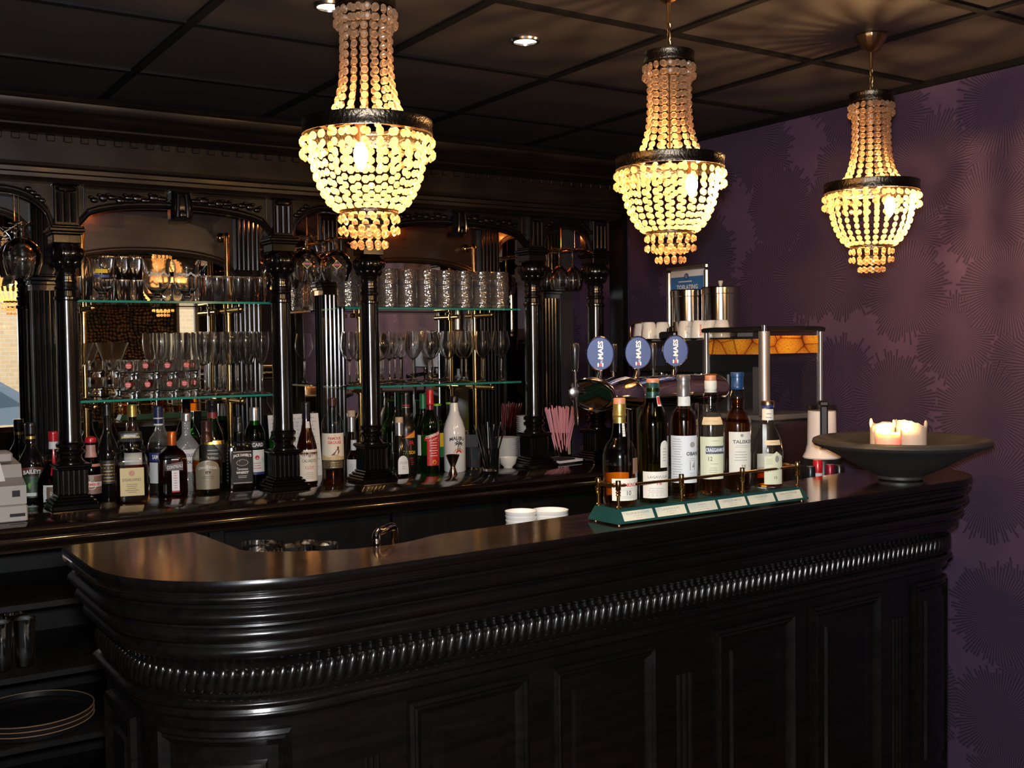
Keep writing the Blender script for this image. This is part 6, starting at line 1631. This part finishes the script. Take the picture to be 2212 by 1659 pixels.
cn = ['leftmost white coffee cup upside down on the coffee machine, beside the copper rail', 'second white coffee cup from the left, upside down with red lettering', 'white coffee cup behind the second one from the left on the machine', 'largest looking white coffee cup with its handle showing, middle of the machine top', 'white coffee cup half hidden behind the middle cup with handle', 'white coffee cup with red lettering just left of the crisp warmer', 'white coffee cup peeping out behind the cup with red lettering', 'white coffee cup behind the corner of the crisp warmer lid', 'rightmost white coffee cup, mostly hidden by the crisp warmer lid']
ry = [0.87, 0.95, 0.8, -0.87, 1.0, 2.08, 1.3, 0.9, 0.3]
CUPPROF = [(0.0345, 0.0, 0), (0.0345, 0.004, 0), (0.033, 0.03, 0), (0.028, 0.060, 0)]
for k, (x, y) in enumerate(cups):
    if g is None:
        g = cupm.build('coffee_cup', WHITECHINA); g.location = (x, y, MZ)
        tag(g, cn[k], 'cup', 'white cups on the coffee machine')
        MB().tube([(0.031, 0, 0.048), (0.045, 0, 0.052), (0.052, 0, 0.040), (0.049, 0, 0.024), (0.034, 0, 0.016)], 0.0035, 8).build('handle', WHITECHINA, g)
        wm = text_mb('*Rombouts', 0.044, 0.0085).move(RZ(PI/2))
        wrap(CUPPROF, wm, -150, 0.032, 0.0008).build('lettering', INKRED, g, smooth=False)
        g.rotation_euler = (0, 0, ry[k])
    else: more(g, (x, y, MZ), cn[k], ry[k])
def kettle(x, y, h, lab, knob):
    t = thing('steel_urn', lab, 'urn', (x, y, MZ), group='steel urns')
    MB().lathe([(0, 0.0005), (0.076, 0.0005), (0.078, 0.004), (0.078, h-0.03), (0.0795, h-0.028), (0.0795, h-0.004), (0.076, h), (0, h)], 40).build('body', pmat('polished_steel', (0.60, 0.57, 0.54), 0.13, 1.0), t, sharp=0.5)
    if knob: MB().lathe([(0, h), (0.006, h+0.001), (0.007, h+0.008), (0.0105, h+0.022), (0.009, h+0.026), (0, h+0.026)], 14).build('knob', pmat('pale_knob', (0.55, 0.52, 0.42), 0.4), t)
kettle(3.145, 3.415, 0.205, 'left of two tall steel urns standing on the coffee machine', False)
kettle(3.150, 3.232, 0.208, 'right of two tall steel urns, with a pale knob on its lid', True)
# framed notice on the purple wall
t = thing('framed_notice', 'pewter framed notice with a blue lower half on the purple wall above the urns', 'picture', (WX-0.001, 3.56, 1.735))
fr_ = MB()
W2, H2, wd = 0.132, 0.150, 0.024
for (y0, y1, z0, z1) in ((-W2, W2, H2-wd, H2), (-W2, W2, -H2, -H2+wd), (-W2, -W2+wd, -H2+wd, H2-wd), (W2-wd, W2, -H2+wd, H2-wd)):
    fr_.bbox(-0.020, -0.001, y0, y1, z0, z1, 0.006)
fr_.build('frame', pmat('pewter_frame', (0.30, 0.26, 0.22), 0.3, 0.8, bump=0.2, bscale=90), t)
MB().box(-0.010, -0.008, -W2+wd, W2-wd, -H2+wd, H2-wd).build('sheet', PAPERW, t, smooth=False)
MB().box(-0.0112, -0.0102, -W2+wd+0.006, W2-wd-0.002, -H2+wd, 0.098).build('blue_field', pmat('notice_blue', (0.05, 0.17, 0.42), 0.4), t, smooth=False)
Mf = TR(-0.0116, 0, 0) @ FACE_LEFT
text_mb('*TOELATING', 0.135, 0.021).move(TR(0, 0, 0.052) @ Mf).build('lettering', INKWHITE, t, smooth=False)
MB().box(-0.0118, -0.0114, -0.030, 0.055, 0.0745, 0.0795).build('white_rule', INKWHITE, t, smooth=False)
em = disc_mb(0.014).move(TR(-0.0002, 0.004, 0.099) @ Mf).build('round_emblem', INKNAVY, t, smooth=False)
disc_mb(0.010).move(TR(-0.0006, 0.004, 0.099) @ Mf).build('emblem_centre', pmat('emblem_grey_blue', (0.20, 0.26, 0.40), 0.5), em, smooth=False)

# ------------------------------------------------------------------ crisp warmer, juicer, bottles behind the bar
t = thing('crisp_warmer', 'glass sided crisp warmer with crisps printed on its panes and a black lid', 'warmer', (0, 0, 0))
x0, x1, y0, y1 = 2.81, 3.105, 2.67, 2.965
WT, WB = 1.578, 1.282
ALU = pmat('satin_aluminium', (0.36, 0.345, 0.345), 0.42, 0.8)
MB().bbox(x0-0.004, x1+0.004, y0-0.004, y1+0.004, 0.9005, WB-0.02, 0.01).build('heater_base', STEEL, t)
MB().bbox(x0-0.002, x1+0.002, y0-0.002, y1+0.002, WB-0.0195, WB, 0.004).build('base_rim', ALU, t)
MB().lathe([(0, 0), (0.016, 0.0), (0.018, 0.012), (0.015, 0.020), (0, 0.020)], 20).move(TR(x0-0.004, 2.80, 1.205) @ RY(-PI/2)).build('knob', BLACKPL, t)
MB().tube([(x0+0.004, y0+0.004, WB), (x0+0.004, y0+0.004, WT)], 0.020, 20).build('corner_post', ALU, t)
for (x, y) in ((x0+0.002, y1-0.004), (x1-0.004, y0+0.002), (x1-0.004, y1-0.004)):
    MB().bbox(x-0.007, x+0.007, y-0.007, y+0.007, WB, WT, 0.002).build('corner_post', ALU, t)
WPANE = glass_mat('warmer_pane', (0.93, 0.94, 0.94), (0.6, 0.65, 0.65), refl=1.4)
MB().box(x0+0.025, x1-0.016, y0+0.003, y0+0.005, WB, WT).build('front_pane', WPANE, t, smooth=False)
MB().box(x0+0.003, x0+0.005, y0+0.025, y1-0.016, WB, WT).build('side_pane', WPANE, t, smooth=False)
MB().box(x0+0.026, x1-0.017, y0+0.0012, y0+0.0022, 1.499, 1.562).build('crisps_print', CHIPS, t, smooth=False)
MB().box(x0+0.0012, x0+0.0022, y0+0.026, y1-0.017, 1.497, 1.552).build('crisps_print', CHIPS, t, smooth=False)
MB().box(x0+0.0002, x0+0.0010, y0+0.055, y0+0.130, 1.561, 1.574).build('rating_plate', pmat('grey_plate', (0.10, 0.11, 0.13), 0.4), t, smooth=False)
MB().box(x0+0.02, x0+0.024, y0+0.03, y0+0.075, WB+0.002, WB+0.17).build('inner_flap', ALU, t, smooth=False)
m = MB().loft([[(a, b, z) for a, b in ((x0-i, y0-i), (x1+i, y0-i), (x1+i, y1+i), (x0-i, y1+i))] for i, z in ((0.006, WT), (0.010, WT+0.003), (0.010, WT+0.012), (0.004, WT+0.016), (-0.02, WT+0.019))])
m.build('lid', BLACKPL, t, smooth=False)
MB().tube([(x0-0.004, y0-0.004, WT-0.004), (x0-0.004, y0-0.004, WT+0.02)], 0.009, 12).build('lid_corner', CHROME, t)

t = thing('coffee_grinder', 'white and black appliance with a clear rim standing behind the stone bowl', 'appliance', (2.95, 2.536, 0.9005), -0.78)
k_ = 1.07
MB().lathe([(0, 0), (0.066, 0), (0.068, 0.01), (0.066, 0.228), (0.063, 0.235), (0, 0.235)], 32).build('black_base', BLACKPL, t)
MB().lathe([(0.064, 0.235), (0.066, 0.239), (0.056, 0.258), (0.050, 0.285), (0.048, 0.398), (0.046, 0.40), (0, 0.40)], 36).build('white_body', WHITEPL, t, sharp=0.6)
MB().lathe([(0.046, 0.402), (0.0515, 0.402), (0.0515, 0.418), (0.049, 0.418), (0.046, 0.402)], 32).build('clear_rim', glass_mat('clear_plastic', (0.8, 0.78, 0.75), (0.4, 0.38, 0.36)), t)
MB().bbox(-0.010, 0.016, -0.062, -0.046, 0.275, 0.42, 0.005).bbox(-0.012, 0.018, -0.06, 0.0, 0.418, 0.435, 0.004).build('black_handle', pmat('gloss_black_plastic', (0.006, 0.006, 0.006), 0.5), t)
CB = [(2.648, 2.335+0.04, 1.142, 'black', BLACKPL, 'bottle with wide black cap showing above the bar, beside the green stand'),
      (2.708, 2.375, 1.134, 'dark', pmat('charcoal_foil', (0.015, 0.016, 0.018), 0.3, 0.3), 'bottle with slim charcoal cap showing above the bar edge'),
      (2.762, 2.392, 1.150, 'red', REDCAP, 'bottle with bright red cap and white neck strip behind the bar edge'),
      (2.814, 2.385, 1.132, 'wine', WINECAP, 'bottle with wine red foil behind the bar edge, next to the stone bowl'),
      (2.868, 2.392, 1.126, 'black', BLACKPL, 'bottle with black cap in the shade of the stone bowl')]
# bottle well let into the counter
MB().bbox(2.56, 2.92, 2.325, 2.436, 0.80, 0.826, 0.003).build('bottle_rail', STEEL, svc)
MB().box(2.60, 2.62, 2.33, 2.43, 0.0, 0.80).box(2.88, 2.90, 2.33, 2.43, 0.0, 0.80).build('rail_bracket', STEEL, svc, smooth=False)
for k, (x, y, zt, nm, mt, lab) in enumerate(CB):
    y = min(y, 2.392)
    h = zt-0.8264
    pr = bprof(0.024 if k else 0.028, h, h*0.5, 0.0140 if k else 0.0185, h*0.72)
    bottle('wine_bottle', lab, (x, y, 0.8264), pr, DARKGREEN, caps=[('capsule', [((0.0150 if k else 0.0200), h*0.74), ((0.0155 if k else 0.0210), h*0.9), ((0.0155 if k else 0.0210), h), ((0.0140 if k else 0.0195), h+0.003), (0, h+0.003)], mt)] + ([('neck_strip', [(0.0160, h*0.74), (0.0160, h*0.88)], PAPERG)] if nm == 'red' else []), group='bottles behind the bar edge', rz=VIEW)
# small stacks of plates, glasses and the chrome handle on the service side
def bowlprof(r): return [(0, 0), (r*0.6, 0), (r*0.62, 0.004), (r*0.95, 0.016), (r, 0.030), (r*0.96, 0.030), (r*0.9, 0.018), (0, 0.008)]
ORD.extend(['eleventh', 'twelfth', 'thirteenth', 'fourteenth'])
stack('white_dish', 'dish', 1.690, 2.535, 0.9004, bowlprof(0.046), 12, 0.0128, 'white dish from the bottom of the left pile behind the bar', 'left pile of white dishes')
stack('white_dish', 'dish', 1.790, 2.535, 0.9004, bowlprof(0.054), 12, 0.0122, 'white dish from the bottom of the right pile behind the bar', 'right pile of white dishes')
t = thing('sink_unit', 'steel sink drainer hidden low behind the bar, holding upturned glasses', 'sink', (0, 0, 0))
MB().bbox(0.86, 1.215, 2.58, 2.90, 0.86, 0.89, 0.004).build('drainer', STEEL, t)
MB().box(0.88, 1.20, 2.60, 2.88, 0.0, 0.86).build('cupboard', BASEWOOD, t, smooth=False)
rg = gl_lathe([(0, 0), (0.028, 0), (0.030, 0.003), (0.036, 0.128)], 0.002, 24, 0.01)
g = None
for k, (x, y) in enumerate(((0.985, 2.70), (1.035, 2.775), (1.062, 2.69), (1.115, 2.72), (1.005, 2.80), (1.148, 2.67))):
    lab = 'drinking glass whose rim shows behind the recess of the bar top, %s of six' % ORD[k]
    if g is None: g = make_glass('rinsed_glass', lab, 'glass', rg, (x, y, 0.8905), 'rinsed glasses behind the bar', GLASS)
    else: more(g, (x, y, 0.8905), lab)
t = thing('chrome_handle', 'bent chrome tube handle at the back edge of the bar top recess', 'handle', (0, 0, 0))
pts = [(1.012, 2.075, 1.085), (1.012, 2.078, 1.125)]
for k in range(6):
    a = PI/2*k/5
    pts.append((1.026-0.014*math.cos(a), 2.078+0.008*math.sin(a), 1.130+0.014*math.sin(a)))
for k in range(6):
    a = PI/2*k/5
    pts.append((1.072+0.012*math.sin(a), 2.128+0.008*math.sin(a), 1.134+0.010*math.cos(a)))
pts += [(1.086, 2.138, 1.115), (1.086, 2.138, 1.085)]
MB().tube(pts, 0.0088, 14).build('tube', CHROME, t)
MB().bbox(0.98, 1.12, 2.066, 2.155, 1.060, 1.085, 0.003).build('bracket_plate', pmat('copper_edge', (0.40, 0.22, 0.10), 0.3, 0.8), t)

# ------------------------------------------------------------------ stone bowl with candles
bx_, by_ = 2.765, 2.075
bz = ZT + 0.0003
t = thing('stone_bowl', 'wide shallow dark stone bowl with candles at the right end of the bar', 'bowl', (bx_, by_, bz))
outp = [(0, 0), (0.060, 0), (0.066, 0.004), (0.066, 0.012), (0.080, 0.018), (0.135, 0.045), (0.185, 0.074), (0.232, 0.098), (0.252, 0.104), (0.259, 0.112), (0.256, 0.122), (0.246, 0.126)]
inp = [(0.232, 0.121), (0.19, 0.105), (0.13, 0.090), (0.06, 0.085), (0, 0.084)]
MB().lathe(outp+inp, 64).build('bowl', STONE, t, sharp=0.9)
def candle(x, y, r, h, rough, label, lit, zoff=0.088, tallside=0.0):
    t = thing('candle', label, 'candle', (bx_+x, by_+y, bz+zoff), group='candles in the stone bowl')
    R_ = random.Random(int(r*1e5)+int(h*1e4)); n = 28
    j = [R_.uniform(-1, 1) for _ in range(n)]
    js = [(j[k-1]+j[k]+j[(k+1) % n])/3 for k in range(n)]
    rings = []
    def ring(rr, z, var): return [(rr*math.cos(2*PI*k/n), rr*math.sin(2*PI*k/n), z+var*js[k]+tallside*(z/h)*math.cos(2*PI*k/n)) for k in range(n)]
    rings = [ring(r*0.98, 0.0, 0), ring(r, 0.004, 0), ring(r, h*0.7, 0), ring(r*1.02, h*0.92, rough*0.6), ring(r*0.99, h, rough), ring(r*0.90, h-0.001, rough), ring(r*0.82, h*0.84, rough*0.3), ring(r*0.5, h*0.78, 0), ring(r*0.05, h*0.77, 0)]
    MB().loft(rings).build('wax', WAX, t, sharp=1.2)
    MB().tube([(0, 0, h*0.77), (0.0008, 0, h*0.77+0.012)], 0.0009, 6).build('wick', INK, t)
    for a, dz in ((2.6, 0.010), (5.0, 0.007)):
        MB().ball((r*0.97*math.cos(a), r*0.97*math.sin(a), h), 0.006, 0.005, 0.006+dz, 8, 6).build('wax_drip', WAX, t)
    if lit:
        fz = h*0.77+0.010
        m_, nt, b_, out = new_mat('candle_flame'); nt.nodes.remove(b_)
        e = nt.nodes.new('ShaderNodeEmission'); e.inputs['Color'].default_value = (1.0, 0.70, 0.28, 1); e.inputs['Strength'].default_value = 28
        tr_ = nt.nodes.new('ShaderNodeBsdfTransparent'); ad = nt.nodes.new('ShaderNodeAddShader')
        nt.links.new(e.outputs[0], ad.inputs[0]); nt.links.new(tr_.outputs[0], ad.inputs[1]); nt.links.new(ad.outputs[0], out.inputs['Surface'])
        MB().lathe([(0, 0), (0.003, 0.003), (0.0042, 0.008), (0.003, 0.015), (0.0012, 0.021), (0, 0.024)], 14, (0, 0, fz-0.004)).build('flame', m_, t)
        lamp('flame_light', 'POINT', (bx_+x, by_+y, bz+zoff+fz+0.006), 2.6, (1.0, 0.55, 0.2), 0.006)
candle(-0.105, -0.035, 0.037, 0.060, 0.004, 'lit cream candle, lowest and leftmost of the three in the stone bowl', True)
candle(-0.040, 0.035, 0.036, 0.082, 0.010, 'unlit cream candle between and behind the other two in the stone bowl', False)
candle(0.035, -0.010, 0.046, 0.078, 0.006, 'widest cream candle with a sloping melted top, right of the three in the bowl', False, 0.088, -0.014)
